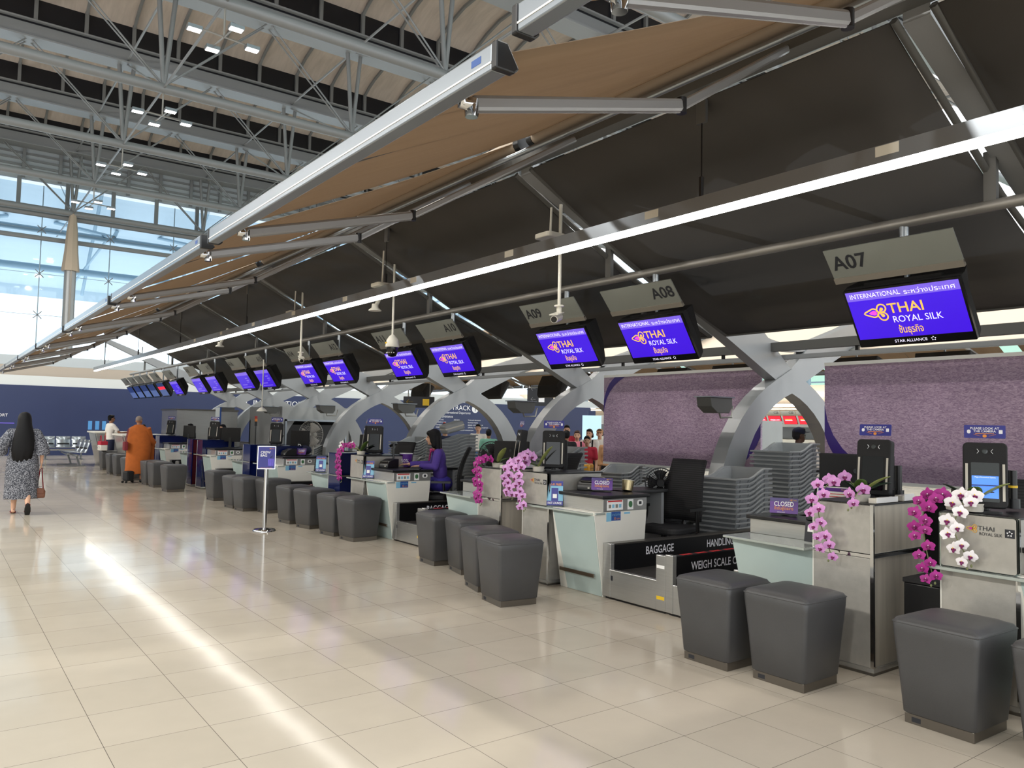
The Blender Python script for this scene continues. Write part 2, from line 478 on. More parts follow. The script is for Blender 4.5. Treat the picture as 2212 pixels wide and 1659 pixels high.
ORD = ['topmost', 'second from the top', 'third from the top', 'fourth from the top', 'fifth from the top', 'sixth from the top', 'seventh from the top', 'eighth from the top', 'ninth from the top', 'tenth from the top', 'eleventh from the top', 'twelfth from the top', 'thirteenth from the top', 'fourteenth from the top', 'fifteenth from the top', 'sixteenth from the top', 'seventeenth from the top', 'eighteenth from the top', 'nineteenth from the top', 'twentieth from the top', 'twenty-first from the top', 'twenty-second from the top', 'twenty-third from the top', 'twenty-fourth from the top', 'lowest']
# ------------------------------------------------------------------ world and light
w = bpy.data.worlds.new('world'); SC.world = w; w.use_nodes = True
bg = w.node_tree.nodes['Background']
bg.inputs['Color'].default_value = (0.93, 0.97, 1.0, 1); bg.inputs['Strength'].default_value = 1.7

# ------------------------------------------------------------------ floor
b = MB(); b.faces([(-40, -12, 0), (60, -12, 0), (60, 62, 0), (-40, 62, 0)], [(0, 1, 2, 3)], 'floor_tile')
tag(b.build('floor'), 'polished cream floor of square stone tiles with thin dark joints', 'floor', kind='structure')

b = MB(); b.box(-24.3, -24, -12, 62, 0, 21.5, 'wall_white'); tag(b.build('light_block_wall'), 'unseen plain pale wall added to block light from the open side', 'wall', kind='structure')  # added out of view to hold back daylight from the side
# ------------------------------------------------------------------ roof: trusses every 8.4 m, vaults between them
NX = [-18.1, -9.7, -1.3, 7.1, 15.5, 23.9, 32.3]
ZB, ZT = 15.2, 19.3
TY = [8.8 + 8.4 * k for k in range(7)]
tr = thing('roof_truss', 'steel roof truss with tube bottom chord and wide top beam', 'roof truss', (0, 0, 0), kind='structure')
b = MB(); b.tube([(-40, 0, ZB), (50, 0, ZB)], 0.21, 'truss_grey', 12); b.build('bottom_chord', tr, 60)
b = MB(); b.box(-40, 50, -.32, .32, 19.25, 20.1, 'beam_grey'); b.box(-40, 50, -.55, .55, 19.18, 19.25, 'beam_grey'); b.box(-40, 50, -.55, .55, 19.98, 20.06, 'beam_grey')
b.build('top_chord', tr)
for x in NX:
    b = MB()
    for sx in (-.34, .34): b.tube([(x, 0, ZB), (x + sx, 0, 19.3)], .1, 'truss_grey', 8)
    b.build('strut', tr, 60)
    b = MB()
    for sy in (-.22, .22):
        b.tube([(x, sy * .3, ZB + .1), (x - 4.2, sy, 19.3)], .035, 'truss_grey', 6)
    for sy in (-.22, .22):
        b.tube([(x - 4.2, sy, 19.3), (x - 8.4, sy * .3, ZB + .1)], .035, 'truss_grey', 6)
    b.build('tie_rod', tr, 60)
    b = MB(); b.tube([(x, 0, ZB), (x, 8.4, ZB)], .055, 'truss_grey', 6); b.tube([(x, 0, 19.4), (x, 8.4, 19.4)], .055, 'beam_grey', 6)
    b.tube([(x, 0, ZB), (x, 8.4, 19.3)], .04, 'beam_grey', 6)
    b.build('longitudinal_tie', tr, 60)
lab = ['over the awnings', 'second along the hall', 'third along the hall', 'fourth along the hall', 'fifth along the hall', 'sixth along the hall, before the glass front', 'standing at the glass front']
tr['label'] = 'steel roof truss with tube chord and wide top beam, ' + lab[0]
tr.location = (0, TY[0], 0)
for k in range(1, 7): dup(tr, 'steel roof truss with tube chord and wide top beam, ' + lab[k], (0, TY[k], 0))

# vaulted ceiling between trusses: skylight strip behind each beam, tan vault, dark louvre band above the next beam
prof = [(3.4, 21.8), (4.4, 22.0), (5.6, 21.95), (6.7, 21.7), (7.5, 21.4), (8.05, 21.1)]
b = MB(); b.sheet([[(x, y, z) for x in (-40, 50)] for y, z in prof], 'ceil_tan'); vault = b.mesh('vault', 60)
b = MB()
b.box(-40, 50, 8.05, 8.15, 19.9, 21.15, 'louvre_dark')
louv = b.mesh('louvre')
b = MB()
for i in range(33):
    x = -38.9 + 2.1 * i
    for q in range(len(prof) - 1):
        b.bar((x, prof[q][0], prof[q][1] - .06), (x, prof[q + 1][0], prof[q + 1][1] - .06), .12, .16, 'truss_grey')
    b.box(x - .08, x + .08, 7.9, 8.05, 20.0, 21.15, 'truss_grey'); b.bar((x, .3, 20.0), (x, 3.4, 21.8), .1, .14, 'truss_grey')
b.bar((-40, 4.3, 21.78), (50, 4.3, 21.78), .09, .09, 'truss_grey')
rib = b.mesh('rib')
b = MB(); b.sheet([[(x, y, z) for x in (-40, 50)] for y, z in [(.3, 20.05), (1.4, 20.9), (2.4, 21.4), (3.4, 21.8)]], 'glass_green'); skyl = b.mesh('skylight')
nm = ['over the nearest awnings', 'above the near part of the row', 'over the second truss span', 'over the third truss span', 'over the fourth truss span', 'over the fifth truss span', 'next to the glass front', 'overhead behind the camera spot']
for k in range(-2, 6):
    y0 = 8.8 + 8.4 * k
    c = thing('ceiling', 'vaulted tan ceiling bay with ribs and dark louvre band, ' + nm[k], 'ceiling', (0, y0, 0), kind='structure')
    for n, me in (('vault', vault), ('louvre_band', louv), ('rib_frame', rib), ('skylight', skyl)):
        o = bpy.data.objects.new(n, me); COL.objects.link(o); o.parent = c

# ------------------------------------------------------------------ far glass front
b = MB(); b.box(-40, 50, 59.9, 60.2, 17.2, 21.2, 'wall_grey')
for i in range(44): b.box(-40 + 2.1 * i, -39.8 + 2.1 * i, 59.75, 59.9, 17.2, 20.4, 'truss_grey')
for z in (17.6, 18.0, 18.4, 18.8): b.box(-40, 50, 59.82, 59.9, z, z + .14, 'truss_grey')
tag(b.build('wall_back'), 'grey ribbed panel band above the far glass front', 'wall', kind='structure')
win = thing('window_1', 'tall far glass front with thin vertical cables and spider fittings', 'window', (0, 61, 0), kind='structure')
b = MB(); b.box(-40, 50, -.01, .01, 3.0, 17.2, 'glass_facade'); b.build('pane', win)
b = MB()
for i in range(22):
    x = -36.5 + 4.2 * i
    b.tube([(x, 0, 3), (x, 0, 17.2)], .035, 'ext_tube', 6)
    for z in (5.4, 8.4, 11.2, 14.2):
        for dx, dz in ((-.25, .25), (.25, .25), (-.25, -.25), (.25, -.25)): b.tube([(x, -.06, z), (x + dx, -.06, z + dz)], .03, 'truss_grey', 5)
b.build('cable_fitting', win)
b = MB()
for z in (5.4, 8.4, 11.2, 14.2): b.box(-40, 50, -.015, .015, z - .015, z + .015, 'ext_tube')
for i in range(32):
    x = -38 + 2.8 * i; b.box(x - .12, x + .12, -1.2, -1.0, 14.9, 17.3, 'truss_grey')
b.tube([(-40, -1.1, 15.0), (50, -1.1, 15.0)], .2, 'truss_grey', 8); b.tube([(-40, -1.1, 13.4), (50, -1.1, 13.4)], .16, 'truss_grey', 8)
b.build('mullion', win)
ov = thing('exterior', 'pale blue roof overhang with tube lattice outside the far glass front', 'overhang', (0, 0, 0), kind='structure')
b = MB(); b.sheet([[(x, y, z) for x in (-60, 80)] for y, z in ((63, 20.5), (72, 20), (78, 18.2), (88, 14.2), (88.2, 13.2))], 'ext_blue'); b.build('roof_sheet', ov)
b = MB()
for i in range(18):
    x = -40 + 8.4 * i
    b.tube([(x, 64, 15), (x + 2.5, 78, 18.5)], .16, 'ext_tube', 6); b.tube([(x, 64, 15), (x - 2.5, 78, 18.5)], .16, 'ext_tube', 6); b.tube([(x, 70, 20), (x + 1, 86, 13.5)], .14, 'ext_tube', 6)
    b.tube([(x, 66, 15.4), (x, 84, 14.3)], .12, 'ext_tube', 6)
b.tube([(-60, 78, 14.4), (80, 78, 14.4)], .3, 'ext_tube', 8); b.tube([(-60, 66, 15.2), (80, 66, 15.2)], .22, 'ext_tube', 8)
b.build('lattice', ov, 60)
colm = thing('column', 'tall grey column under the roof node at the glass front, warm light painted on its head', 'column', (7.1, 59.2, 0), kind='structure')
b = MB(); b.lathe([(.36, 0), (.36, 11.9)], 'portal_paint', n=14); b.build('shaft', colm, 60)
b = MB(); b.box(-.06, .06, -.44, -.36, 3, 11.8, 'steel_dark'); b.build('cable_duct', colm)
b = MB(); b.lathe([(.55, 11.3), (.42, 12.6), (.34, 14.0), (.2, 15.2)], 'tan', n=8); b.build('flared_head', colm)  # tan colour stands in for warm light on the head

# ------------------------------------------------------------------ navy passport wall, y = 37
pw = thing('wall_end', 'long navy partition wall with white lettering behind the counters', 'wall', (0, 37, 0), kind='structure')
b = MB(); b.box(-14, 33.9, 0, .3, 0, 2.84, 'wall_navy'); b.build('navy_board', pw)
b = MB(); b.box(-14, 40, 0.02, .32, 2.84, 3.24, 'wall_white'); b.build('white_band', pw)
b = MB(); b.box(-30, 15, .5, 2.2, 3.26, 3.68, 'wall_tan'); b.build('tan_band', pw)
b = MB(); b.box(-30, 15, .8, 2.5, 3.7, 4.1, 'wall_grey'); b.build('grey_band', pw)
T = 'white_ink'
text('PASSPORT', FY(2.15, -.01, 1.62), .11, T, pw)
b = MB(); b.box(1.7, 2.75, -.006, 0, 1.29, 1.31, 'screen_lilac'); b.build('thin_line', pw)
for x in (5.45, 5.72, 5.98):
    plate(FY(x, -.01, 1.26), .15, .36, 'cyan_panel', pw, 'blue_panel', d=.01)
for x in (11.45, 11.85): plate(FY(x, -.01, 2.42), .28, .28, 'white_ink', pw, 'pictogram', d=.008)
for x in (11.45, 11.85): plate(FY(x, -.012, 2.42), .18, .16, 'wall_navy', pw, 'pictogram_mark', d=.008)
text('INTERNATIONAL', FY(12.3, -.01, 2.44), .26, T, pw, align='L')
text('FAST TRACK', FY(24.66, -.01, 2.55), .27, T, pw, align='R')
plate(FY(24.98, -.01, 2.5), .44, .44, 'white_ink', pw, 'number_disc', r=.22, d=.01)
text('1', FY(24.98, -.02, 2.5), .26, 'wall_navy', pw)
text('International Departures', FY(24.66, -.01, 2.27), .13, T, pw, w=1.7, align='R')
text('Entrance', FY(22.78, -.01, 2.05), .14, T, pw, align='L')
for cx_, ls in ((22.4, ('FIRST CLASS', 'BUSINESS CLASS', 'DISABLED', 'PASSENGERS')), (23.55, ('AIRCREW', 'BOI / APEC', 'SMART VISA', 'ELITE')), (24.5, ('THAILAND PRIVILEGE', 'BUSINESS MODEL', 'SENIOR CITIZEN OVER 70', 'OFFICIAL / DIPLOMATIC PASSPORT'))):
    for i, s in enumerate(ls): text(s, FY(cx_, -.01, 1.86 - .14 * i), .062, T, pw, align='L')
text('SCAN SERVICE OF IMMIGRATION', FY(23.6, -.01, 1.28), .06, T, pw, align='L')

# ------------------------------------------------------------------ flood light clusters under the truss nodes
fl = thing('flood_light', 'cluster of four lit flood lamps on a cross arm', 'flood light', (7.1, TY[2], 0), group=None)
b = MB(); b.tube([(0, 0, -.1), (0, 0, -1.15)], .035, 'rod_grey', 6); b.build('drop_rod', fl)
b = MB(); b.tube([(-.85, -.1, -1.15), (.85, .1, -1.15)], .03, 'rod_grey', 6); b.tube([(-.1, .85, -1.15), (.1, -.85, -1.15)], .03, 'rod_grey', 6); b.build('cross_arm', fl)
for dx, dy in ((-.95, -.1), (.95, .1), (-.1, .95), (.1, -.95)):
    b = MB(); b.box(dx - .22, dx + .22, dy - .15, dy + .15, -1.26, -1.14, 'alu'); h = b.build('lamp_head', fl)
    b = MB(); b.box(dx - .19, dx + .19, dy - .12, dy + .12, -1.275, -1.262, 'lamp'); b.build('lens', h)
fl.location = (7.1, TY[2], ZB)
n = 0
names = {(7.1, 1): 'above the second awning', (7.1, 3): 'third from the glass front', (7.1, 4): 'second from the glass front', (7.1, 5): 'hung close to the glass front column'}
fl['label'] = 'cluster of four lit flood lamps on a cross arm, brightest near the top edge'
for (x, k), s in names.items():
    dup(fl, 'cluster of four lit flood lamps, ' + s, (x, TY[k], ZB))
def area(x, y, z, sx, sy, pw_, col=(1, .95, .88), rot=(0, 0, 0)):
    l = bpy.data.lights.new('area', 'AREA'); l.shape = 'RECTANGLE'; l.size = sx; l.size_y = sy; l.energy = pw_; l.color = col
    o = bpy.data.objects.new('area_light', l); COL.objects.link(o); o.location = (x, y, z); o.rotation_euler = rot
    return o
for k in range(7):
    for x in (-1.3, 7.1, 15.5):
        area(x, TY[k] - 8.4, ZB - 1.3, .4, .4, 220)

# added area lamps, out of view, aimed in to brighten the counter fronts
for k in range(-1, 6):
    d = V((23.2, 1.5, -12.6)).normalized()
    area(-18.1, TY[0] + 8.4 * (k - 1) + 2, 13.6, .9, .9, 780, (1, .96, .9), d.to_track_quat('-Z', 'Y').to_euler())
# ------------------------------------------------------------------ portals (transverse X frames) every 4.2 m
P = 4.2
PY = [6.65 + P * k for k in range(-2, 7)]
CX = 9.87
def bez(p, n=8):
    out = []
    for i in range(n + 1):
        t = i / n; u = 1 - t
        out.append((u ** 3 * p[0][0] + 3 * u * u * t * p[1][0] + 3 * u * t * t * p[2][0] + t ** 3 * p[3][0], u ** 3 * p[0][1] + 3 * u * u * t * p[1][1] + 3 * u * t * t * p[2][1] + t ** 3 * p[3][1]))
    return out
inner = bez([(0, 2.15), (.5, 2.0), (1.02, 1.6), (1.14, .9)]) + [(1.16, 0)]
outer = [(1.62, 0)] + bez([(1.58, .95), (1.42, 1.55), (1.0, 2.05), (.36, 2.33)])
po = thing('portal_frame', 'grey X shaped steel portal frame', 'portal frame', (CX, PY[0], 0))
for s, nm in ((-1, 'leg'), (1, 'leg')):
    b = MB(); pts = [(s * x, z) for x, z in inner[:]] + [(s * x, z) for x, z in outer] + [(0, 2.5)]
    b.prism(pts, 'y', -.11, .11, 'portal_paint'); b.build(nm, po)
for s in (-1, 1):
    b = MB(); pts = [(0, 2.5), (s * .36, 2.33), (s * 1.5, 2.86), (s * 4.78, 4.34), (s * 4.78, 4.5), (s * 1.4, 3.22), (s * .62, 2.97)]
    b.prism(pts, 'y', -.09, .09, 'portal_paint'); b.build('arm', po)
b = MB(); top = bez([(-.95, 3.05), (-.45, 2.80), (.45, 2.80), (.95, 3.05)], 10); low = bez([(.95, 2.93), (.45, 2.70), (-.45, 2.70), (-.95, 2.93)], 10)
b.prism(top + low, 'y', -.07, .07, 'portal_paint'); b.build('crescent_tie', po)
where = ['out of sight beside the first counter', 'beside the first counter', 'between the two purple panels', 'second from the purple panels', 'in front of the fast track wall', 'beside the man in green', 'by the white pedestal fan', 'by the grey baggage tunnel', 'at the far end of the row']
po['label'] = 'grey X shaped steel portal frame, ' + where[0]
for k in range(1, 9):
    dup(po, 'grey X shaped steel portal frame, ' + where[k], (CX, PY[k], 0))

# ------------------------------------------------------------------ dark mesh canopy panels, their rails, awnings
RX, RZ = 5.05, 4.37          # rail
LX, LZ = 8.37, 2.86          # low edge
def canopy_mesh(mt, side):
    b = MB(); rows = []
    for i in range(9):
        t = i / 8; x = RX + (LX - RX) * t; z = RZ + (LZ - RZ) * t - .10 * sin(PI * t)
        rows.append([(side * (x - CX), y, z) for y in [.16 + 3.88 * j / 8 for j in range(9)]])
    b.sheet(rows, mt); return b.mesh('canopy_sheet', 60)
cm = {1: canopy_mesh('canopy_dark', 1), -1: canopy_mesh('canopy_cream', -1)}
def canopy(k, side):
    y0 = PY[0] + P * k
    nmx = ['above the first counter', 'with signs A06 and A07 below', 'with signs A08 and A09 below', 'with signs A10 and A11 below', 'with signs A12 and A14 below', 'with signs A15 and A16 below', 'with signs A17 and A18 below', 'at the far end of the row', 'last of all']
    c = thing('canopy_panel', ('dark mesh canopy panel ' if side == 1 else 'cream canopy panel of the opposite row ') + nmx[k], 'canopy', (CX, y0, 0))
    o = bpy.data.objects.new('fabric', cm[side]); COL.objects.link(o); o.parent = c
    so = o.modifiers.new('s', 'SOLIDIFY'); so.thickness = .012
    b = MB()
    for yy in (.13, 4.07): b.tube([(side * (RX - CX), yy, RZ), (side * ((RX + LX) / 2 - CX), yy, (RZ + LZ) / 2 - .1), (side * (LX - CX), yy, LZ)], .03, 'rail_grey', 6)
    b.tube([(side * (LX - CX), .13, LZ), (side * (LX - CX), 4.07, LZ)], .025, 'rail_grey', 6)
    b.build('edge_tube', c, 60)
    return c
for k in range(0, 7): canopy(k, 1)
for k in range(0, 7): canopy(k, -1)

def rail(side, y0, y1, lab):
    t = thing('awning_rail', lab, 'awning rail', (CX, 0, 0)); f = lambda x: side * (x - CX)
    b = MB(); b.box(min(f(4.95), f(5.10)), max(f(4.95), f(5.10)), y0, y1, 4.42, 4.54, 'rail_grey'); b.build('square_tube', t)
    b = MB(); b.tube([(f(4.80), y0, 4.44), (f(4.80), y1, 4.44)], .03, 'alu', 8); b.build('round_bar', t, 60)
    return t
rail(1, -1.6, 33.2, 'long grey square rail carrying the tan awnings')
rail(-1, -1.6, 33.2, 'long grey rail carrying the opposite awnings')

# retractable awning: roller, fabric, front bar, two arms. local y 0..4.02, local x from the rail outwards (-x)
def make_awning():
    a = thing('awning', 'tan awning', 'awning', (RX, 0, 0))
    A, Z0 = 3.285, 4.72; BX, BZ = -3.285, 3.08
    b = MB(); rows = []
    for i in range(9):
        t = i / 8; x = -.02 + (BX + .05) * t; z = Z0 + (BZ + .05 - Z0) * t
        rows.append([(x, .10 + 3.86 * j / 12, z - .035 * sin(PI * t) - .012 * sin(PI * j / 2) ** 2 * t) for j in range(13)])
    b.sheet(rows, 'awning_tan'); f = b.build('fabric', a, 60); s = f.modifiers.new('s', 'SOLIDIFY'); s.thickness = .004
    for j in (3, 6, 9):
        b = MB(); yy = .10 + 3.86 * j / 12
        b.bar((-.06, yy, Z0 - .018), (BX + .06, yy, BZ + .045), .008, .012, 'rail_grey'); b.build('seam', f)
    b = MB(); b.tube([(0, .06, Z0 - .03), (0, 4.0, Z0 - .03)], .075, 'tan', 14); b.build('roller', a, 60)
    b = MB(); b.tube([(0, .0, Z0 - .03), (0, .09, Z0 - .03)], .082, 'black', 12); b.tube([(0, 3.98, Z0 - .03), (0, 4.06, Z0 - .03)], .082, 'black', 12); b.build('roller_bracket', a, 60)
    b = MB(); pr = [(BX - .03, BZ - .05), (BX + .045, BZ - .05), (BX + .065, BZ - .03), (BX + .02, BZ + .005), (BX + .012, BZ + .055), (BX - .03, BZ + .06)]
    b.prism(pr, 'y', .05, 3.99, 'alu'); bar = b.build('front_bar', a, 0, .006)
    b = MB(); b.prism([(BX - .030, BZ - .022), (BX - .030, BZ - .014), (BX - .033, BZ - .014), (BX - .033, BZ - .022)], 'y', .05, 3.99, 'white'); b.build('groove', bar)
    for y0, y1 in ((.012, .05), (3.99, 4.028)):
        b = MB(); b.prism([(x * 1.0, z) for x, z in [(BX - .034, BZ - .054), (BX + .06, BZ - .054), (BX + .085, BZ - .03), (BX + .025, BZ + .064), (BX - .034, BZ + .064)]], 'y', y0, y1, 'black'); b.build('end_cap', bar, 0, .008)
    for yh, ys in ((.46, .85), (3.62, 3.2)):
        # folding arm: shoulder at the rail, elbow half way out and hanging below the cloth, hook at the front bar
        sh = (-.12, ys, 4.42); el = (-1.68, yh + (.03 if yh < 2 else -.03), 3.46); h = (BX + .15, yh, BZ - .01)
        b = MB(); b.bar(el, h, .05, .08, 'alu_arm'); arm = b.build('folding_arm', a, 0, .02)
        b = MB(); b.bar(sh, el, .04, .06, 'alu_arm'); b.build('upper_arm', arm, 0, .015)
        b = MB(); b.lathe([(.03, -.045), (.03, .045)], 'black', el, 10); b.build('elbow', arm, 60)
        b = MB(); b.tube([h, (h[0] - .05, h[1], h[2] - .01), (h[0] - .06, h[1], h[2] + .05), (h[0] - .14, h[1], h[2] + .07)], [.035, .03, .028, .03], 'chrome', 8); b.lathe([(.03, -.06), (.034, -.03), (.034, .02)], 'chrome', h, 10); b.build('hook', arm, 60)
    return a
aw = make_awning()
aw.location = (RX, 6.74 - P, .06 * 0)
nmx = ['over the counters between signs A07 and A08', 'spanning from sign A08 to sign A10', 'second panel beyond the label end cap', 'third panel beyond the label end cap', 'fourth panel beyond the label end cap', 'fifth panel beyond the label end cap', 'last panel at the far end', 'closest, cut off by the top edge']
aw['label'] = 'extended tan fabric awning with grey front bar, ' + nmx[0]
aw.location = (RX, 2.46, 0)
plate(face((-3.285 - .031, 0.16, 3.10), (0, -1, 0), (0, 0, 1)), .07, .03, 'royal_ink', kids(aw)[3] if kids(aw)[3].name.startswith('front_bar') else aw, 'maker_label', d=.003)
AWN = [(k, 2.46 + P * k) for k in range(1, 7)]
for k, y in AWN: dup(aw, 'extended tan fabric awning with grey front bar, ' + nmx[k], (RX, y, 0))
near = dup(aw, 'extended tan fabric awning with grey front bar, ' + nmx[7], (RX, 2.40 - 4.05, .09))
for k in range(0, 7):
    dup(aw, 'tan awning of the opposite counter row, ' + nmx[k], (2 * CX - RX, 6.5 + P * k, 0), PI)

# ------------------------------------------------------------------ LED strip
led = thing('strip_light', 'very long suspended linear LED strip light', 'strip light', (RX, 0, 0))
LZ_ = 3.385
b = MB(); b.prism([(-.06, LZ_ + .14), (.06, LZ_ + .14), (.06, LZ_ + .02), (-.06, LZ_ + .02)], 'y', -2, 33.75, 'alu'); b.build('housing', led)
b = MB(); b.box(-.032, .032, -2, 33.75, LZ_ - .016, LZ_ + .019, 'led'); b.build('diffuser', led)
for y in (4.2, 9.8, 15.8, 21.0, 26.0, 31.7):
    b = MB(); b.tube([(0, y, LZ_ + .2), (0, y, 4.2)], .006, 'black', 5); b.tube([(0, y, LZ_ + .14), (0, y, LZ_ + .32)], .02, 'black', 6); b.build('cable', led)
    b = MB(); b.bar((0, y, 4.44), (0, y, 4.16), .03, .1, 'rail_grey', (0, 1, 0)); b.build('bracket', led)
for i in range(9):
    y = 2.6 + 2.1 * i; plate(FX(-.061, y, LZ_ + .1), .16, .07, 'offwhite', led, 'rating_label', d=.002)
led2 = dup(led, 'suspended linear LED strip light of the opposite counter row', (2 * CX - RX, 0, 0))

# ------------------------------------------------------------------ sign pipe
pp = thing('sign_pipe', 'long grey pipe that carries the counter number signs', 'pipe', (6.45, 0, 0))
PZ = 3.37
b = MB(); b.tube([(0, -1.5, PZ), (0, 34.5, PZ)], .045, 'rod_grey', 10); b.build('tube', pp, 60)
for k in range(8):
    y = 2.55 + P * k; b = MB(); b.bar((0, y, PZ + .03), (0, y, PZ + .42), .09, .05, 'rail_grey'); b.build('hanger', pp)
dup(pp, 'grey sign pipe of the opposite counter row', (2 * CX - 6.45, 0, 0))
# ------------------------------------------------------------------ overhead number signs and display screens
def tface(t, x=0, y=0, z=0):
    t = math.radians(t); return face((x, y, z), (0, -1, 0), (-sin(t), 0, cos(t)))
def logo(m, s, parent, gold='screen_gold', pink='screen_pink', bgm='screen_violet', name='emblem'):
    """three leaf shaped emblem: pointed loop and two round curls"""
    b = MB()
    def outline(pts, wd, z):
        n = len(pts); out = []; inn = []
        for i in range(n):
            p, q, r = V(pts[i - 1]), V(pts[i]), V(pts[(i + 1) % n]); d = (r - p).normalized(); nn = V((-d.y, d.x))
            out.append(q + nn * wd / 2); inn.append(q - nn * wd / 2)
        vs = [m @ V((p.x * s, p.y * s, z)) for p in out] + [m @ V((p.x * s, p.y * s, z)) for p in inn]
        return vs, [(i, (i + 1) % n, n + (i + 1) % n, n + i) for i in range(n)]
    def tear(cx_, cy_, rot, r, L):
        pts = []
        for i in range(24):
            a = 2 * PI * i / 24; k = 1 + (L / r - 1) * max(0, cos(a)) ** 5
            x, y = r * k * cos(a), r * sin(a); pts.append((cx_ + x * cos(rot) - y * sin(rot), cy_ + x * sin(rot) + y * cos(rot)))
        return pts
    for cx_, cy_, rot, r, L in ((-.22, 0, PI, .26, .55), (.28, .26, -2.6, .24, .34), (.28, -.26, 2.6, .24, .34)):
        vs, fs = outline(tear(cx_, cy_, rot, r, L), .085, .0012); b.faces(vs, fs, gold)
    p = tear(-.2, 0, PI, .15, .3); b.faces([m @ V((x * s, y * s, .0014)) for x, y in p], [tuple(range(24))], pink)
    for sy in (-1, 1):
        p = tear(.27, .2 * sy, -2.4 * sy, .10, .18); b.faces([m @ V((x * s, y * s, .0014)) for x, y in p], [tuple(range(24))], gold)
    return b.build(name, parent, 'raw')
def star(m, s, parent, mt='screen_white', name='emblem'):
    b = MB()
    for i in range(5):
        a = PI / 2 + 2 * PI * i / 5
        c = V((cos(a) * s * .62, sin(a) * s * .62)); d = V((cos(a), sin(a))); n = V((-d.y, d.x))
        pts = [c + d * s * .42, c + n * s * .3 - d * s * .1, c - d * s * .12 , c - n * s * .3 - d * s * .1]
        b.faces([m @ V((p.x, p.y, .0013)) for p in pts], [(0, 1, 2, 3)], mt)
    return b.build(name, parent, 'raw')

SCR_T, SGN_T = 33, 40
def make_screen(kind):
    t = thing('display_screen', 'display', 'screen'); m = tface(SCR_T); W, H = .965, .55
    b = MB(); q = m
    ring0 = [q @ V((x, y, -.03)) for x, y in ((-W / 2, -H / 2), (W / 2, -H / 2), (W / 2, H / 2), (-W / 2, H / 2))]
    ring1 = [q @ V((x, y, -.10)) for x, y in ((-W / 2, -H / 2 + .04), (W / 2, -H / 2 + .04), (W / 2, H / 2), (-W / 2, H / 2))]
    ring2 = [q @ V((x, y, -.27)) for x, y in ((-W / 2 + .1, -H / 2 + .2), (W / 2 - .1, -H / 2 + .2), (W / 2 - .05, H / 2 - .02), (-W / 2 + .05, H / 2 - .02))]
    b.loft([ring2, ring1, ring0], 'black_soft'); b.build('housing', t)
    b = MB(); b.rrect(W, H, .01, m, .03, 'screen_black'); b.build('bezel', t)
    b = MB(); b.tube([(.0, 0, .775), (.0, 0, .22), (.05, 0, .10)], .02, 'alu', 8); b.build('hanger_rod', t, 60)
    p = m @ Matrix.Translation((0, 0, .001))
    def rect(x0, x1, y0, y1, mt, nm, up=0.0, par=None):
        b = MB(); b.faces([p @ V((x0, y0, up)), p @ V((x1, y0, up)), p @ V((x1, y1, up)), p @ V((x0, y1, up))], [(0, 1, 2, 3)], mt); return b.build(nm, par or t, 'raw')
    at = lambda x, y: p @ Matrix.Translation((x, y, 0))
    if kind in ('royal', 'lines'):
        s = rect(-.465, .465, -.20, .258, 'screen_violet', 'screen')
        rect(-.465, .465, .172, .258, 'screen_lilac', 'header_band', .0008, s)
    if kind == 'royal':
        text('INTERNATIONAL', at(-.43, .215), .042, 'screen_white', s, w=.43, align='L')
        text('ระหว่างประเทศ', at(.43, .208), .040, 'screen_white', s, w=.40, align='R')
        logo(at(-.235, .045), .15, s)
        text('THAI', at(-.14, .075), .088, 'screen_gold', s, w=.29, align='L', bold=.012)
        text('ROYAL SILK', at(-.12, -.03), .058, 'screen_white', s, w=.40, align='L')
        text('ชั้นธุรกิจ', at(-.10, -.13), .062, 'screen_gold', s, w=.20, align='L', bold=.01)
        text('STAR ALLIANCE', at(-.03, -.235), .026, 'screen_white', t, w=.27)
        star(at(.155, -.235), .022, t)
    elif kind == 'lines':
        for x0, x1, y, hh in ((-.1, .38, .22, .03), (.12, .3, .09, .025), (.16, .34, .03, .025), (.14, .3, -.02, .02), (-.3, .05, -.09, .03), (-.34, .3, -.155, .02)):
            rect(x0, x1, y - hh / 2, y + hh / 2, 'screen_lilac', 'text_line', .0012, s)
        text('STAR ALLIANCE', at(-.03, -.235), .026, 'screen_white', t, w=.27)
    else:
        s = rect(-.465, .465, -.225, .258, 'screen_navy', 'screen')
        rect(-.465, .465, -.225, .02, 'screen_dusk', 'picture_area', .0008, s)
        if kind == 'red': rect(-.465, .465, .02, .13, 'screen_red', 'red_band', .0014, s)
    return t
scr = {k: make_screen(k) for k in ('royal', 'lines', 'navy', 'red')}
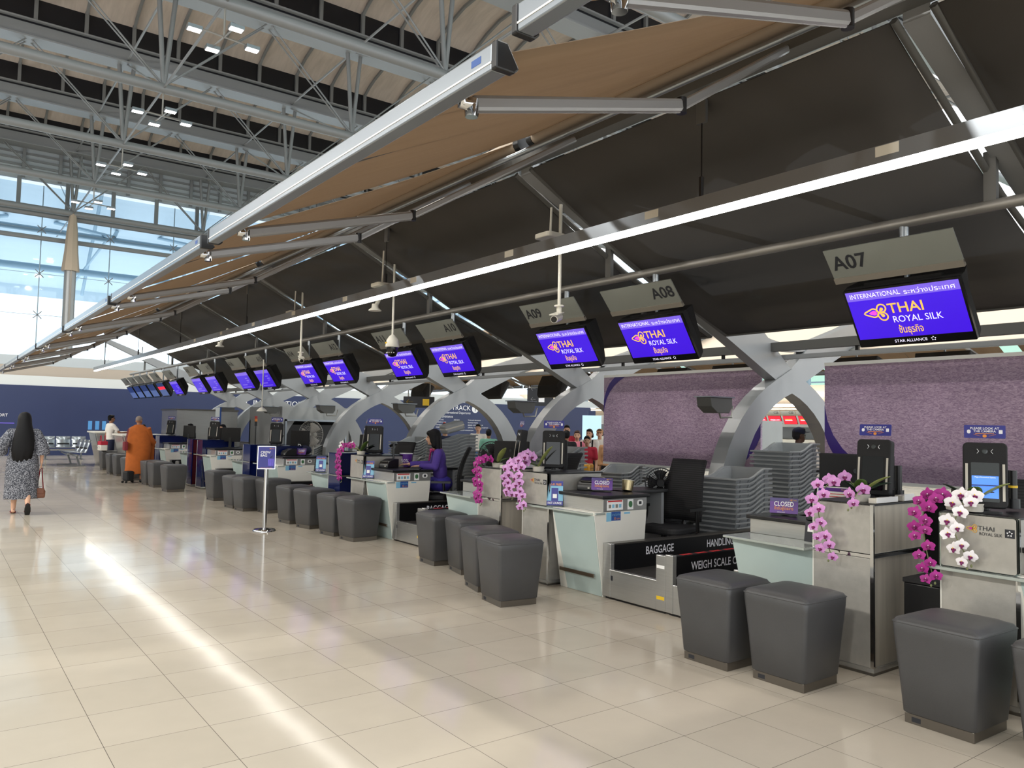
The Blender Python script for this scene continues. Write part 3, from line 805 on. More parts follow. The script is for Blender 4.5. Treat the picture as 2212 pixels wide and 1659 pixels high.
def make_sign(s, side, kind='sign_plate'):
    t = thing('number_sign', 's', 'sign'); m = tface(SGN_T); W, H = 1.06, .30
    b = MB(); b.faces([m @ V(p) for p in ((-W / 2, -H / 2, 0), (W / 2, -H / 2, 0), (W / 2, H / 2, 0), (-W / 2, H / 2, 0), (-W / 2, -H / 2, -.012), (W / 2, -H / 2, -.012), (W / 2, H / 2, -.012), (-W / 2, H / 2, -.012))], [(0, 1, 2, 3), (7, 6, 5, 4), (0, 4, 5, 1), (1, 5, 6, 2), (2, 6, 7, 3), (3, 7, 4, 0)], kind)
    pl_ = b.build('plate', t)
    b = MB(); b.rrect(W, .055, .001, m @ Matrix.Translation((0, -H / 2 - .005, .012)), .03, 'sign_lip', 1); b.build('lip', t)
    x = -.34 if side == 'L' else .34
    text(s, m @ Matrix.Translation((x, .015, .001)), .128, 'ink', pl_, w=.31, bold=.02)
    b = MB(); b.tube([(.28, 0, .33), (.28, 0, -.10), (.40, 0, -.24)], .022, 'alu', 8); b.tube([(.28, .03, .33), (.28, .03, .2)], .03, 'alu', 8); b.build('hanger_rod', t, 60)
    b = MB()
    for y in (-.2, 0, .2): b.box(.20, .42, y - .05, y + .05, -.20, -.15, 'black_soft')
    b.box(.19, .24, -.32, .32, -.21, -.15, 'black_soft'); b.build('mount_bracket', t)
    return t
lst = [('A06', 'R', 1.62, 'royal'), ('A07', 'L', 3.20, 'royal'), ('A08', 'R', 5.98, 'royal'), ('A09', 'L', 7.5, 'royal'), ('A10', 'R', 10.2, 'royal'), ('A11', 'L', 11.75, 'royal'), ('A12', 'R', 14.4, 'royal'),
       ('A14', 'L', 15.93, 'royal'), ('A15', 'R', 18.6, 'lines'), ('A16', 'L', 20.1, 'lines'), ('A17', 'R', 22.8, 'lines'), ('A18', 'L', 24.3, 'lines'), ('A19', 'R', 27.0, 'lines'), ('A20', 'R', 28.9, 'red'), ('A21', 'R', 30.3, 'navy'), ('A22', 'R', 31.5, 'navy'), ('A23', 'R', 32.7, 'navy'), ('A24', 'R', 33.9, 'navy')]
done = set()
desc = {'royal': 'black screen with violet business class picture under sign ', 'lines': 'black screen with violet text lines under sign ', 'red': 'black screen with a red band under sign ', 'navy': 'black screen with blue sky picture under sign '}
for s, side, y, k in lst:
    t = make_sign(s, side); t['label'] = 'grey tilted counter number sign reading ' + s; t['group'] = 'counter number signs'
    t.location = (6.17, y, 3.04)
    lb = desc[k] + s
    if k in done: dup(scr[k], lb, (6.45, y, 2.595), group='display screens over the counters')
    else:
        done.add(k); scr[k].location = (6.45, y, 2.595); scr[k]['label'] = lb; scr[k]['group'] = 'display screens over the counters'
for i, y in enumerate((3.2, 5.98, 7.5, 10.2, 11.75, 14.4, 15.93, 18.6, 20.1, 22.8)):
    dup(scr['royal'], 'back of a black screen on the opposite row, ' + ['first', 'second', 'third', 'fourth', 'fifth', 'sixth', 'seventh', 'eighth', 'ninth', 'tenth'][i] + ' along', (2 * CX - 6.45, y, 2.595), PI, group='screens of the opposite row')

# ------------------------------------------------------------------ cameras, access points, small fittings on the canopy
def cctv_dome(x, y, z):
    t = thing('dome_camera', 'white dome security camera on a pole covering sign A11', 'security camera', (x, y, z))
    b = MB(); b.tube([(0, 0, .12), (0, 0, 1.25)], .018, 'cctv_white', 8); b.build('pole', t, 60)
    b = MB(); b.lathe([(.02, .16), (.05, .14), (.09, .08), (.105, .0), (.108, -.03), (.098, -.035)], 'cctv_white', n=20); b.build('housing', t, 60)
    b = MB(); b.lathe([(.092, -.03), (.088, -.10), (.06, -.165), (.02, -.18)], 'black_gloss', n=20); d = b.build('dome', t, 60)
    b = MB()
    for a in (-50, -25, 0, 25, 50):
        r = math.radians(a); b.ball((-.086 * cos(r + .5), -.086 * sin(r + .5) , -.12), .010, 'white', 6, 4)
    b.build('lamp_ring', d)
    plate(FX(-.10, 0.02, .03), .06, .025, 'yellow_ink', t, 'sticker', d=.004)
cctv_dome(5.62, 10.62, 2.80)
def bullet_cam(x, y, z, lab, top, rz):
    t = thing('bullet_camera', lab, 'security camera', (x, y, z), rz)
    b = MB(); b.tube([(0, 0, .04), (0, 0, top)], .02, 'cctv_white', 8); b.build('pole', t, 60)
    b = MB(); b.lathe([(.055, .11), (.055, .125)], 'cctv_white', n=14); b.lathe([(.03, .11), (.03, -.02)], 'cctv_white', n=12); b.build('flange', t, 60)
    b = MB(); b.tube([(0.02, 0, 0), (-.20, 0, -.06)], .042, 'cctv_white', 12); b.bar((.04, 0, .05), (-.22, 0, -.012), .1, .012, 'cctv_white'); b.build('housing', t, 60)
    b = MB(); b.tube([(-.20, 0, -.0601), (-.204, 0, -.061)], .034, 'black_gloss', 12); b.build('lens', t)
    return t
bullet_cam(5.55, 6.6, 2.83, 'white bullet security camera on a pole in front of sign A09', 1.26, .6)
bullet_cam(5.6, 14.25, 2.80, 'white bullet security camera on a pole in front of sign A14', 1.27, 1.3)
def ap(x, y, z, lab, h=.3):
    t = thing('access_point', lab, 'access point', (x, y, z))
    b = MB(); b.rrect(.26, .26, .05, Matrix.Translation((0, 0, .03)), .055, 'cctv_white'); b.build('body', t, 0, .012)
    b = MB(); b.tube([(0, 0, .03), (0.01, 0, h)], .012, 'cctv_white', 6); b.build('stem', t, 60)
ap(5.2, 6.35, 3.62, 'white square access point hanging beside the pole of the bullet camera', .32)
ap(5.05, 9.9, 3.55, 'white access point with cables under the black bracket near the dome camera', .5)
ap(5.2, 13.6, 3.56, 'white access point near the pole over sign A14', .4)
ap(5.2, 26.2, 3.52, 'white access point far along the strip light', .3)
def arm_lamp(x, y, z, lab):
    t = thing('sensor_arm', lab, 'sensor', (x, y, z))
    b = MB(); b.tube([(0, 0, 0), (.16, -.06, .40)], .032, 'cctv_white', 8); b.build('arm', t, 60)
    b = MB(); b.lathe([(.05, .06), (.055, .0), (.10, -.035), (.10, -.05)], 'cctv_white', n=16); b.build('head', t, 60)
arm_lamp(5.55, 11.1, 3.42, 'white slanted arm with round head hanging from the dark canopy, larger of two')
arm_lamp(5.55, 19.3, 3.42, 'white slanted arm with round head hanging from the dark canopy, smaller of two')
# ------------------------------------------------------------------ check-in counters: unit k spans 4.2 m along y
WN = {-1: 'A06', 0: 'A08', 1: 'A10', 2: 'A12', 3: 'A15', 4: 'A17', 5: 'A19', 6: 'A21'}
GN = {0: 'A07', 1: 'A09', 2: 'A11', 3: 'A14', 4: 'A16', 5: 'A18', 6: 'A20'}
# white desk. local origin: front corner (5.2, 5.48)
def make_wdesk():
    t = thing('check_in_desk', 'd', 'desk')
    b = MB(); b.prism([(-.115, .78), (.01, 0), (.54, 0), (.57, .5), (.595, .80), (-.115, .80)], 'y', 0, .62, 'white_lam'); b.build('body', t, 0, .004)
    b = MB()   # frosted panel on the leaning front, set in from a white border at its far side
    f = lambda z, y, o=0.006: (.01 - .125 * z / .78 - o, y, z)
    b.faces([f(.005, .004), f(.77, .004), f(.77, .60), f(.005, .50), f(.005, .004, -.002), f(.77, .004, -.002), f(.77, .60, -.002), f(.005, .50, -.002)], [(0, 1, 2, 3), (7, 6, 5, 4), (0, 4, 5, 1), (1, 5, 6, 2), (2, 6, 7, 3), (3, 7, 4, 0)], 'frost')
    b.build('front_panel', t)
    b = MB(); b.prism([(-.17, .10), (-.10, -.012), (.02, -.012), (.02, .66), (-.106, .66), (-.106, 1.16), (-.17, 1.16)], 'z', .778, .797, 'frost_top'); b.build('ledge', t, 0, .003)
    b = MB(); b.box(0, .595, 0, .66, .80, .925, 'steel'); fa = b.build('fascia', t, 0, .003)
    b = MB(); b.box(-.03, .62, -.02, .68, .925, .957, 'black'); b.box(.5, 1.25, .3, .68, .925, .957, 'black'); b.build('worktop', t, 0, .006)
    b = MB(); b.box(1.18, 1.22, .34, .66, 0, .925, 'grey_paint'); b.build('end_panel', t)
    y = -.001
    plate(FY(.155, y, .862), .215, .095, 'paper', fa, 'notice_card', d=.002)
    plate(FY(.155, y - .002, .900), .19, .014, 'red_ink', fa, 'notice_heading', d=.002)
    for i in range(4):
        plate(FY(.085 + .046 * i, y - .002, .853), .03, .034, 'cyan_ink' if i % 2 else 'sign_lip', fa, 'notice_picture', d=.002)
    plate(FY(.365, y, .862), .08, .10, 'paper', fa, 'round_mark_card', d=.002); plate(FY(.365, y - .002, .864), .05, .062, 'green_ink', fa, 'round_mark', r=.024, d=.002)
    plate(FY(.50, y, .872), .085, .06, 'white', fa, 'white_emblem', r=.028, d=.002); plate(FY(.50, y - .002, .872), .035, .03, 'ink', fa, 'emblem_mark', r=.008, d=.002)
    plate(FY(.075, y, .752), .065, .085, 'cyan_ink', t, 'bird_sticker', d=.002)
    s2 = plate(FY(.17, y, .756), .125, .085, 'royal_ink', t, 'height_sticker', d=.002)
    text('50 cm.', FY(.18, y - .002, .735), .022, 'orange_ink', s2); text('อายุไม่เกิน', FY(.17, y - .002, .772), .02, 'cyan_ink', s2)
    plate(FY(.32, y, .780), .08, .018, 'cyan_ink', t, 'small_sticker', d=.002)
    b = MB(); b.bar((-.055, .06, .195), (-.055, .56, .195), .012, .035, 'handle_bronze'); b.box(-.06, .0, .07, .09, .18, .21, 'chrome'); b.box(-.06, .0, .5, .52, .18, .21, 'chrome'); b.build('bumper_rail', t, 0, .003)
    return t
# cabinet beside a desk. local origin: near front corner, 0.44 x 0.73 x 1.13
def make_cab(skin, side, brand):
    t = thing('cabinet', 'c', 'cabinet')
    fr = 'lam_grey' if skin == 'steel' else 'navy_gloss'
    b = MB(); b.box(.012, .73, .012, .44, .02, .768, side); b.box(.012, .73, .012, .44, .798, 1.12, side); b.build('carcass', t, 0, .003)
    b = MB(); b.box(0, .012, .02, .44, .05, .768, fr); b.box(0, .012, .02, .44, .798, 1.128, fr); b.build('front_panel', t, 0, .002)
    b = MB(); b.box(.02, .735, .02, .435, .768, .798, 'black'); b.box(-.004, .02, 0, .44, .772, .794, 'chrome'); b.box(0.0, .73, -.004, .014, .772, .794, 'chrome'); b.build('band', t)
    b = MB(); b.box(-.004, .014, -.004, .02, .05, 1.128, 'chrome' if skin == 'steel' else 'navy_gloss'); b.box(-.003, .02, .436, .444, .02, 1.12, 'white_lam'); b.build('corner_strip', t)
    b = MB(); b.box(0, .73, 0, .44, 0, .02, 'steel_dark'); b.box(-.003, .735, -.003, .44, .02, .05, 'steel'); b.build('plinth', t)
    b = MB(); b.box(0, .74, 0, .44, 1.12, 1.132, 'black' if skin == 'steel' else 'navy_gloss'); b.build('top', t)
    if brand:
        # clear acrylic plate with brand lettering on the aisle side
        b = MB(); b.rrect(.44, .34, .02, FX(-.022, .22, .965), .004, 'glass_clear', 4); ac = b.build('acrylic_plate', t)
        b = MB(); b.rrect(.42, .322, .014, FX(-.028, .215, .965), .0015, 'lam_grey', 4); b.build('backing_sheet', ac)
        g = FX(-.030, .12, 1.045)
        text('THAI', g @ Matrix.Translation((-.045, .01, 0)), .026, 'ink', ac, w=.09); text('ROYAL SILK', g @ Matrix.Translation((-.02, -.022, 0)), .018, 'ink', ac, w=.125)
        logo(g @ Matrix.Translation((-.12, .004, 0)), .045, ac, 'gold_ink', 'magenta_ink')
        plate(g @ Matrix.Translation((.082, -.006, 0)), .052, .05, 'ink', ac, 'star_tile', d=.001); star(g @ Matrix.Translation((.082, -.006, .001)), .018, ac, 'white_ink')
    return t
# glass fronted desk. local origin: cabinet side front corner (5.15, 7.44)
def make_gdesk():
    t = thing('check_in_desk', 'd', 'desk')
    b = MB(); b.prism([(-.05, .77), (.06, 0), (.5, 0), (.5, .77)], 'y', 0.0, .66, 'white_lam'); b.build('body', t, 0, .003)
    b = MB(); f = lambda z, y, o=.008: (.06 - .11 * z / .77 - o, y, z)
    b.faces([f(.01, .0), f(.765, .0), f(.765, .70), f(.01, .60), f(.01, 0, -.002), f(.765, 0, -.002), f(.765, .70, -.002), f(.01, .60, -.002)], [(0, 1, 2, 3), (7, 6, 5, 4), (0, 4, 5, 1), (1, 5, 6, 2), (2, 6, 7, 3), (3, 7, 4, 0)], 'frost'); b.build('front_panel', t)
    b = MB(); b.prism([(-.17, .0), (.24, .0), (.3, .74), (-.12, .74)], 'z', .772, .79, 'frost_top'); b.build('ledge', t, 0, .003)
    b = MB(); b.box(.20, .6, .02, .72, .79, .905, 'steel'); fa = b.build('fascia', t, 0, .003)
    b = MB(); b.box(.17, .65, .0, .74, .905, .935, 'black'); b.box(.5, 1.2, .0, .5, .905, .935, 'black'); b.build('worktop', t, 0, .005)
    b = MB(); b.box(.62, 1.2, .06, .42, 0, .905, 'grey_paint'); b.build('rear_cabinet', t)
    b = MB(); b.rrect(.09, .15, .004, face((.10, .12, .873), (0, -1, 0), (.15, 0, 1)), .004, 'ink', 2); k = b.build('counter_card', t)
    plate(face((.0985, .12, .875), (0, -1, 0), (.15, 0, 1)) @ Matrix.Translation((0, .02, .001)), .045, .045, 'paper', k, 'card_square', d=.001)
    return t
# conveyor pair. local origin (5.2, 4.67+...) : the desk's near side y = 0
def make_conv():
    t = thing('baggage_conveyor', 'c', 'conveyor')
    b = MB(); b.box(.03, 2.3, -.11, -.03, .0, .50, 'black'); bp = b.build('back_panel', t, 0, .003)
    b = MB(); b.box(.03, 2.3, -.115, -.025, .50, .515, 'steel_dark'); b.build('panel_cap', t)
    text('BAGGAGE', FY(.685, -.111, .418), .075, 'white_ink', bp, w=.40, bold=.015); text('HANDLING', FY(1.62, -.111, .418), .075, 'white_ink', bp, w=.44, bold=.015)
    for q in ((-.12, -.012, .515), (-.80, -.69, .50)):
        b = MB(); b.box(0, .05, q[0], q[1], .02, q[2], 'steel'); b.build('end_post', t, 0, .004)
    b = MB(); b.box(.004, .04, -.69, -.12, .02, .265, 'steel'); b.box(-.004, .05, -.70, -.11, .262, .278, 'steel'); b.build('front_lip', t, 0, .003)
    b = MB(); b.box(.05, 2.3, -.70, -.11, .235, .258, 'belt'); b.build('belt_surface', t)
    b = MB(); b.box(.05, 2.3, -.78, -.03, .02, .235, 'steel_dark'); b.build('bed', t)
    b = MB(); b.box(.02, 2.3, -.78, -.04, 0, .02, 'black'); b.build('plinth', t)
    plate(FX(-.001, -.745, .40), .09, .028, 'paper', t, 'white_tag', d=.002); plate(FX(-.001, -.745, .13), .09, .03, 'yellow_ink', t, 'yellow_tag', d=.002); plate(FX(.003, -.13, .20), .035, .045, 'ink', t, 'dark_tag', d=.002)
    return t
def make_weigh():
    t = thing('weigh_conveyor', 'c', 'conveyor')
    b = MB(); b.box(.05, 2.0, -.87, -.81, 0.0, .50, 'black'); bp = b.build('side_panel', t, 0, .003)
    text('WEIGH SCALE CONVEYOR', FY(.78, -.871, .405), .07, 'white_ink', bp, w=1.05, bold=.012)
    b = MB(); b.box(.06, 1.95, -.868, -.812, .501, .504, 'black_soft'); wt = b.build('warning_strip', bp)
    for i in range(9):
        b = MB(); b.box(.16 + .2 * i, .29 + .2 * i, -.862, -.818, .504, .506, 'red_ink' if i < 5 else 'white_ink'); b.build('warning_text', bp)
    for q in ((-.885, -.80, .515), (-1.60, -1.52, .5)):
        b = MB(); b.box(0, .05, q[0], q[1], .02, q[2], 'steel'); b.build('end_post', t, 0, .004)
    b = MB(); b.box(.004, .04, -1.52, -.885, .02, .265, 'steel'); b.build('front_lip', t, 0, .003)
    b = MB(); b.box(.05, 2.0, -1.55, -.87, .235, .258, 'belt'); b.build('belt_surface', t)
    b = MB(); b.box(.05, 2.0, -1.58, -.80, .02, .235, 'steel_dark'); b.box(.02, 2.0, -1.56, -.83, 0, .02, 'black'); b.build('bed', t)
    return t
P0 = {}
def put(key, maker, label, loc, group=None, rz=0):
    if key not in P0:
        P0[key] = maker(); P0[key].location = loc; P0[key]['label'] = label; P0[key].rotation_euler = (0, 0, rz)
        if group: P0[key]['group'] = group
        return P0[key]
    return dup(P0[key], label, loc, rz, group)
for k in range(-1, 6):
    y = 4.2 * k; s = WN[k]
    put('wdesk', make_wdesk, 'white check-in desk with frosted glass front, counter of sign ' + s, (5.2, 5.48 + y, 0), 'white check-in desks')
    if k <= 1: put('cabW', lambda: make_cab('steel', 'lam_grey', True), 'grey cabinet with airline lettering beside the white desk of sign ' + s, (5.10, 6.17 + y - (.08 if k < 0 else 0), 0), 'cabinets beside the desks')
    else: put('cabN', lambda: make_cab('navy', 'navy_gloss', False), 'glossy navy cabinet beside the white desk of sign ' + s, (5.10, 6.17 + y, 0), 'cabinets beside the desks')
    if k >= 0:
        put('conv', make_conv, 'steel baggage conveyor with black lettered panel next to the desk of sign ' + s, (5.2, 5.49 + y, 0), 'baggage conveyors')
        put('weigh', make_weigh, 'weigh scale conveyor with black lettered side panel, paired with sign ' + s, (5.2, 5.49 + y, 0), 'weigh scale conveyors')
    if k >= 0:
        s = GN[k]; yy = 2.76 + (0 if k == 0 else .03) + y
        if k <= 1: put('cabG', lambda: make_cab('steel', 'champagne', False), 'champagne steel cabinet with orchid pot by the glass desk of sign ' + s, (5.09, yy, 0), 'cabinets beside the desks')
        elif k == 4: put('cabO', lambda: make_cab('navy', 'oxblood', False), 'dark red and navy cabinet by the glass desk of sign ' + s, (5.09, yy, 0), 'cabinets beside the desks')
        else: put('cabNG', lambda: make_cab('navy', 'navy_gloss', False), 'glossy navy cabinet by the glass desk of sign ' + s, (5.09, yy, 0), 'cabinets beside the desks')
        put('gdesk', make_gdesk, 'low glass fronted desk with steel fascia, counter of sign ' + s, (5.15, yy + .445, 0), 'glass fronted desks')
# far steel service counters at the end of the row
def make_far():
    t = thing('service_counter', 's', 'counter')
    b = MB(); b.prism([(-.25, 1.08), (0, 0), (.9, 0), (.9, 1.08)], 'y', 0, 1.5, 'steel'); b.build('body', t, 0, .005)
    b = MB(); b.prism([(-.30, 1.08), (.95, 1.08), (.95, 1.13), (-.30, 1.13)], 'y', -.03, 1.53, 'white_lam'); b.build('worktop', t, 0, .004)
    b = MB(); b.prism([(-.257, 1.05), (-.01, .03), (-.004, .03), (-.25, 1.05)], 'y', .15, .18, 'black'); b.build('dark_joint', t)
    return t
put('far', make_far, 'steel service counter where the man in white leans', (4.75, 24.6, 0), 'steel service counters')
put('far', make_far, 'steel service counter behind the row of metal airport seats', (4.7, 28.9, 0), 'steel service counters')

# ------------------------------------------------------------------ grey leather stools
def make_stool():
    t = thing('ottoman_stool', 's', 'stool'); b = MB()
    hs = lambda h, r, z: [(x, y, z) for x, y in [(sx * (h - r) + r * cos(a), sy * (h - r) + r * sin(a)) for sx, sy, a0 in ((1, 1, 0), (-1, 1, 90), (-1, -1, 180), (1, -1, 270)) for a in [math.radians(a0 + q) for q in (0, 30, 60, 90)]]]
    rings = [hs(.19, .03, .055), hs(.197, .03, .062), hs(.214, .028, .30), hs(.232, .03, .50), hs(.236, .035, .555), hs(.226, .04, .575), hs(.18, .05, .592), hs(.09, .05, .600)]
    b.loft(rings, 'leather'); b.build('upholstered_body', t, 50)
    b = MB(); b.loft([hs(.237, .03, .552), hs(.2385, .03, .5545), hs(.237, .03, .557)], 'leather'); b.build('seam', t)
    b = MB(); b.box(-.185, .185, -.185, .185, 0, .056, 'base_metal'); ba = b.build('base', t, 0, .003)
    plate(FX(-.186, .12, .026), .05, .026, 'ink', ba, 'tag', d=.002)
    return t
ST = [(4.645, 1.45, 0, 'cut off by the picture edge beside the white orchid'), (4.64, 2.05, -2, 'before the cabinet with white and magenta orchids'),
      (4.575, 3.01, 0, 'before the champagne cabinet with lilac orchid'), (4.53, 3.55, 0, 'before the glass desk of sign A07'),
      (4.335, 5.80, -8, 'in front of the white desk of sign A08, standing forward'), (4.53, 6.40, -14, 'tucked behind the forward stool at sign A08'),
      (4.86, 7.22, -12, 'before the cabinet with the magenta orchid at sign A09'), (4.86, 7.84, -4, 'before the glass desk of sign A09'),
      (4.82, 9.95, 5, 'in front of the attendant desk of sign A10'), (4.79, 10.55, 8, 'second one at the attendant desk of sign A10'),
      (4.78, 11.42, 10, 'before the navy cabinet of sign A11'), (4.75, 12.10, 6, 'before the glass desk of sign A11'),
      (4.67, 14.10, 5, 'behind the crew bag stand, before the desk of sign A12'), (4.66, 14.66, 6, 'second one behind the crew bag stand'), (4.93, 13.62, 8, 'half hidden behind the crew bag stand post'),
      (4.75, 16.15, 5, 'alone before the navy cabinet of sign A14'), (4.42, 18.45, 4, 'alone before the dark red cabinet'),
      (4.42, 19.75, 4, 'beside the monk, nearer to the dark red cabinet'), (4.42, 20.5, 4, 'beside the monk, partly hidden by the next stool'),
      (4.28, 22.2, 4, 'hidden behind the orange robe'), (4.38, 23.95, 3, 'second from the far end of the row'), (4.34, 24.7, 3, 'third from the far end of the row'), (4.48, 26.7, 2, 'at the far end, carrying a red and white tote bag')]
st0 = make_stool()
for i, (x, y, a, s) in enumerate(ST):
    lb = 'grey leather cube stool ' + s
    if i == 0: st0.location = (x, y, 0); st0['label'] = lb; st0['group'] = 'grey leather stools'; st0.rotation_euler = (0, 0, math.radians(a))
    else: dup(st0, lb, (x, y, 0), math.radians(a), 'grey leather stools')
# ------------------------------------------------------------------ purple panels on the centre line, beams above
def panel(y0, y1, lab, arcs):
    t = thing('partition_panel', lab, 'panel', (CX, y0, 0))
    L_ = y1 - y0
    b = MB(); b.box(-.02, .02, 0, L_, .99, 2.53, 'panel_purple'); b.build('board', t)
    b = MB(); b.box(-.028, .028, 0, L_, 2.515, 2.56, 'white'); b.box(-.028, .028, 0, L_, .955, .995, 'white'); b.build('white_edge', t)
    for pts, mt in arcs:
        b = MB(); b.faces([(-.023, y - y0, z) for y, z in pts], [tuple(range(len(pts)))], mt); b.build('arc_band', t, 'raw')
    for y in (.25, L_ / 2, L_ - .25):
        b = MB(); b.box(-.03, .03, y - .03, y + .03, .66, .96, 'steel_dark'); b.build('post', t)
    return t
mat('arc_violet', (62, 44, 118), 0.25)
mat('corner_pink', (172, 150, 168), 0.3)
q = lambda a, c, b_, n=6: [((1 - i / n) ** 2 * a[0] + 2 * (i / n) * (1 - i / n) * c[0] + (i / n) ** 2 * b_[0], (1 - i / n) ** 2 * a[1] + 2 * (i / n) * (1 - i / n) * c[1] + (i / n) ** 2 * b_[1]) for i in range(n + 1)]
pa = [(q((7.05, 1.92), (7.10, 1.28), (7.92, .996)) + q((7.60, .996), (7.22, 1.12), (7.05, 1.52)), 'arc_violet'), (q((7.05, 1.24), (7.15, 1.1), (7.42, .996)) + [(7.05, .996)], 'corner_pink'),
      (q((10.40, 1.86), (10.36, 2.32), (9.86, 2.515)) + q((10.12, 2.515), (10.33, 2.40), (10.40, 2.10)), 'arc_violet'), (q((10.40, 2.28), (10.34, 2.44), (10.22, 2.515)) + [(10.40, 2.515)], 'corner_pink')]
panel(7.05, 10.40, 'purple woven pattern partition panel between the arch frames, whole one', pa)
pb = [(q((6.02, 1.98), (5.96, 1.30), (5.10, .996)) + q((5.42, .996), (5.90, 1.16), (6.02, 1.58)), 'arc_violet'), (q((6.02, 1.30), (5.93, 1.08), (5.70, .996)) + [(6.02, .996)], 'corner_pink')]
panel(2.66, 6.02, 'purple woven pattern partition panel, larger in view with scanner devices before it', pb)
t = thing('cable_tray', 'long grey cable tray beams running above the purple panels', 'cable tray', (0, 0, 0))
b = MB(); b.bar((9.45, -2, 2.78), (9.45, 33, 2.78), .12, .12, 'rail_grey'); b.build('front_beam', t)
b = MB(); b.bar((9.75, -2, 2.66), (9.75, 33, 2.66), .08, .06, 'beam_grey'); b.build('panel_rail', t)
for i in range(16):
    b = MB(); b.box(9.43, 9.47, -1 + 2.1 * i, -.96 + 2.1 * i, 2.66, 2.74, 'black'); b.build('clip', t)

t = thing('central_conveyor', 'long dark central baggage conveyor running under the purple panels', 'conveyor', (9.9, 0, 0))
b = MB(); b.box(-.32, .32, -2, 33, 0, .62, 'black_soft'); b.build('side_skirt', t); b = MB(); b.box(-.30, .30, -2, 33, .62, .66, 'belt'); b.build('belt_surface', t)
b = MB(); b.box(-.36, -.30, -2, 33, .60, .74, 'steel_dark'); b.build('guard_rail', t); b = MB(); b.box(.30, .36, -2, 33, .60, .74, 'steel_dark'); b.build('guard_rail', t)
# flood lamps on the portal legs
def make_leg_lamp():
    t = thing('wall_washer', 'w', 'flood light', (0, 0, 0))
    b = MB(); b.prism([(-.44, .10), (.0, .10), (.0, -.02), (-.06, -.10), (-.30, -.10), (-.42, -.02)], 'y', -.12, .12, 'rail_grey'); b.build('housing', t, 0, .008)
    b = MB(); b.box(-.46, .03, -.14, .14, .10, .115, 'alu'); b.build('lid', t)
    b = MB(); b.tube([(-.25, -.1, -.08), (-.22, -.1, -.16), (.06, -.06, -.15), (.10, -.05, .0)], .014, 'rod_grey', 6); b.build('bracket', t, 60)
    return t
for k in range(1, 8):
    put('leglamp', make_leg_lamp, 'grey flood lamp on the arch leg ' + where[k], (CX - 1.36, PY[k], 1.93), 'flood lamps on the arch legs')

# ------------------------------------------------------------------ luggage trays
def tray_mesh():
    b = MB(); L, W, h = .80, .56, .16; xs = [0, .02, .30, .40, .50, .60, .78, .80]
    zr = lambda x: .0 if x < .34 else (.10 if x > .58 else (x - .34) / .24 * .10)
    def loop(inset, dz, bot=None):
        pts = []
        for x in xs: pts.append((min(max(x, inset), L - inset), inset, (bot if bot is not None else zr(x) + dz)))
        for x in xs[::-1]: pts.append((min(max(x, inset), L - inset), W - inset, (bot if bot is not None else zr(x) + dz)))
        return pts
    rings = [loop(.085, 0, -h), loop(.045, -.016), loop(0, -.016), loop(-.004, 0), loop(.0, .004), loop(.024, .004), loop(.075, 0, -h + .008)]
    b.loft(rings, 'tray_grey')
    for i in range(4):
        x = .12 + .18 * i
        for y, s in ((.05, -1), (W - .05, 1)):
            b.hexa([(x - .004, y + .02 * -s, -h + .03), (x + .004, y + .02 * -s, -h + .03), (x + .004, y - .012 * -s, -h + .03), (x - .004, y - .012 * -s, -h + .03)] + [(x - .004, y - .015 * -s, zr(x) - .012), (x + .004, y - .015 * -s, zr(x) - .012), (x + .004, y - .035 * -s, zr(x) - .012), (x - .004, y - .035 * -s, zr(x) - .012)], 'tray_grey')
    return b.mesh('tray', 30)
TM = tray_mesh()
def stack(x, y, z0, n, rz, lab, pitch=.055):
    x, y = x - .4 * cos(rz) + .28 * sin(rz), y - .4 * sin(rz) - .28 * cos(rz)
    for i in range(n):
        o = bpy.data.objects.new('luggage_tray', TM); COL.objects.link(o)
        o.location = (x + random.uniform(-.004, .004), y + random.uniform(-.004, .004), z0 + .16 + pitch * i); o.rotation_euler = (0, 0, rz + random.uniform(-.006, .006))
        j = n - 1 - i
        tag(o, 'grey tray, ' + ORD[j] + ' ' + lab, 'tray', 'stacked grey luggage trays')
    b = MB(); b.box(.12, .66, .12, .44, 0, z0 - .002, 'steel_dark')
    if z0 > .03: tag(b.build('stack_base', None, 0, 0, (x, y, 0), (0, 0, rz)), 'low dark steel stand under the tray stack ' + lab, 'stand')
stack(7.65, 5.85, .02, 17, .12, 'in the wide stack beside the chair')
stack(9.08, 6.12, .42, 15, .1, 'in the tall stack under the arch')
stack(7.25, 6.62, .02, 14, .05, 'in the stack behind the black fan')
stack(10.72, 10.40, .02, 22, .1, 'in the narrow stack at the panel end')
stack(9.05, 9.2, .02, 14, .3, 'in the low stack under the panel')
stack(7.35, 11.6, .02, 22, -.3, 'in the stack behind the attendant')
stack(7.0, 8.35, .02, 20, .3, 'in the stack behind the A08 monitor')
stack(7.95, 10.9, .02, 19, .2, 'in the stack before the navy wall')
stack(8.19, 14.5, .02, 20, .3, 'in the stack between curved legs')
stack(6.94, 12.6, .02, 14, .6, 'in the stack past the attendant')
stack(8.04, 19.65, .02, 14, .3, 'in the stack below the white fan')

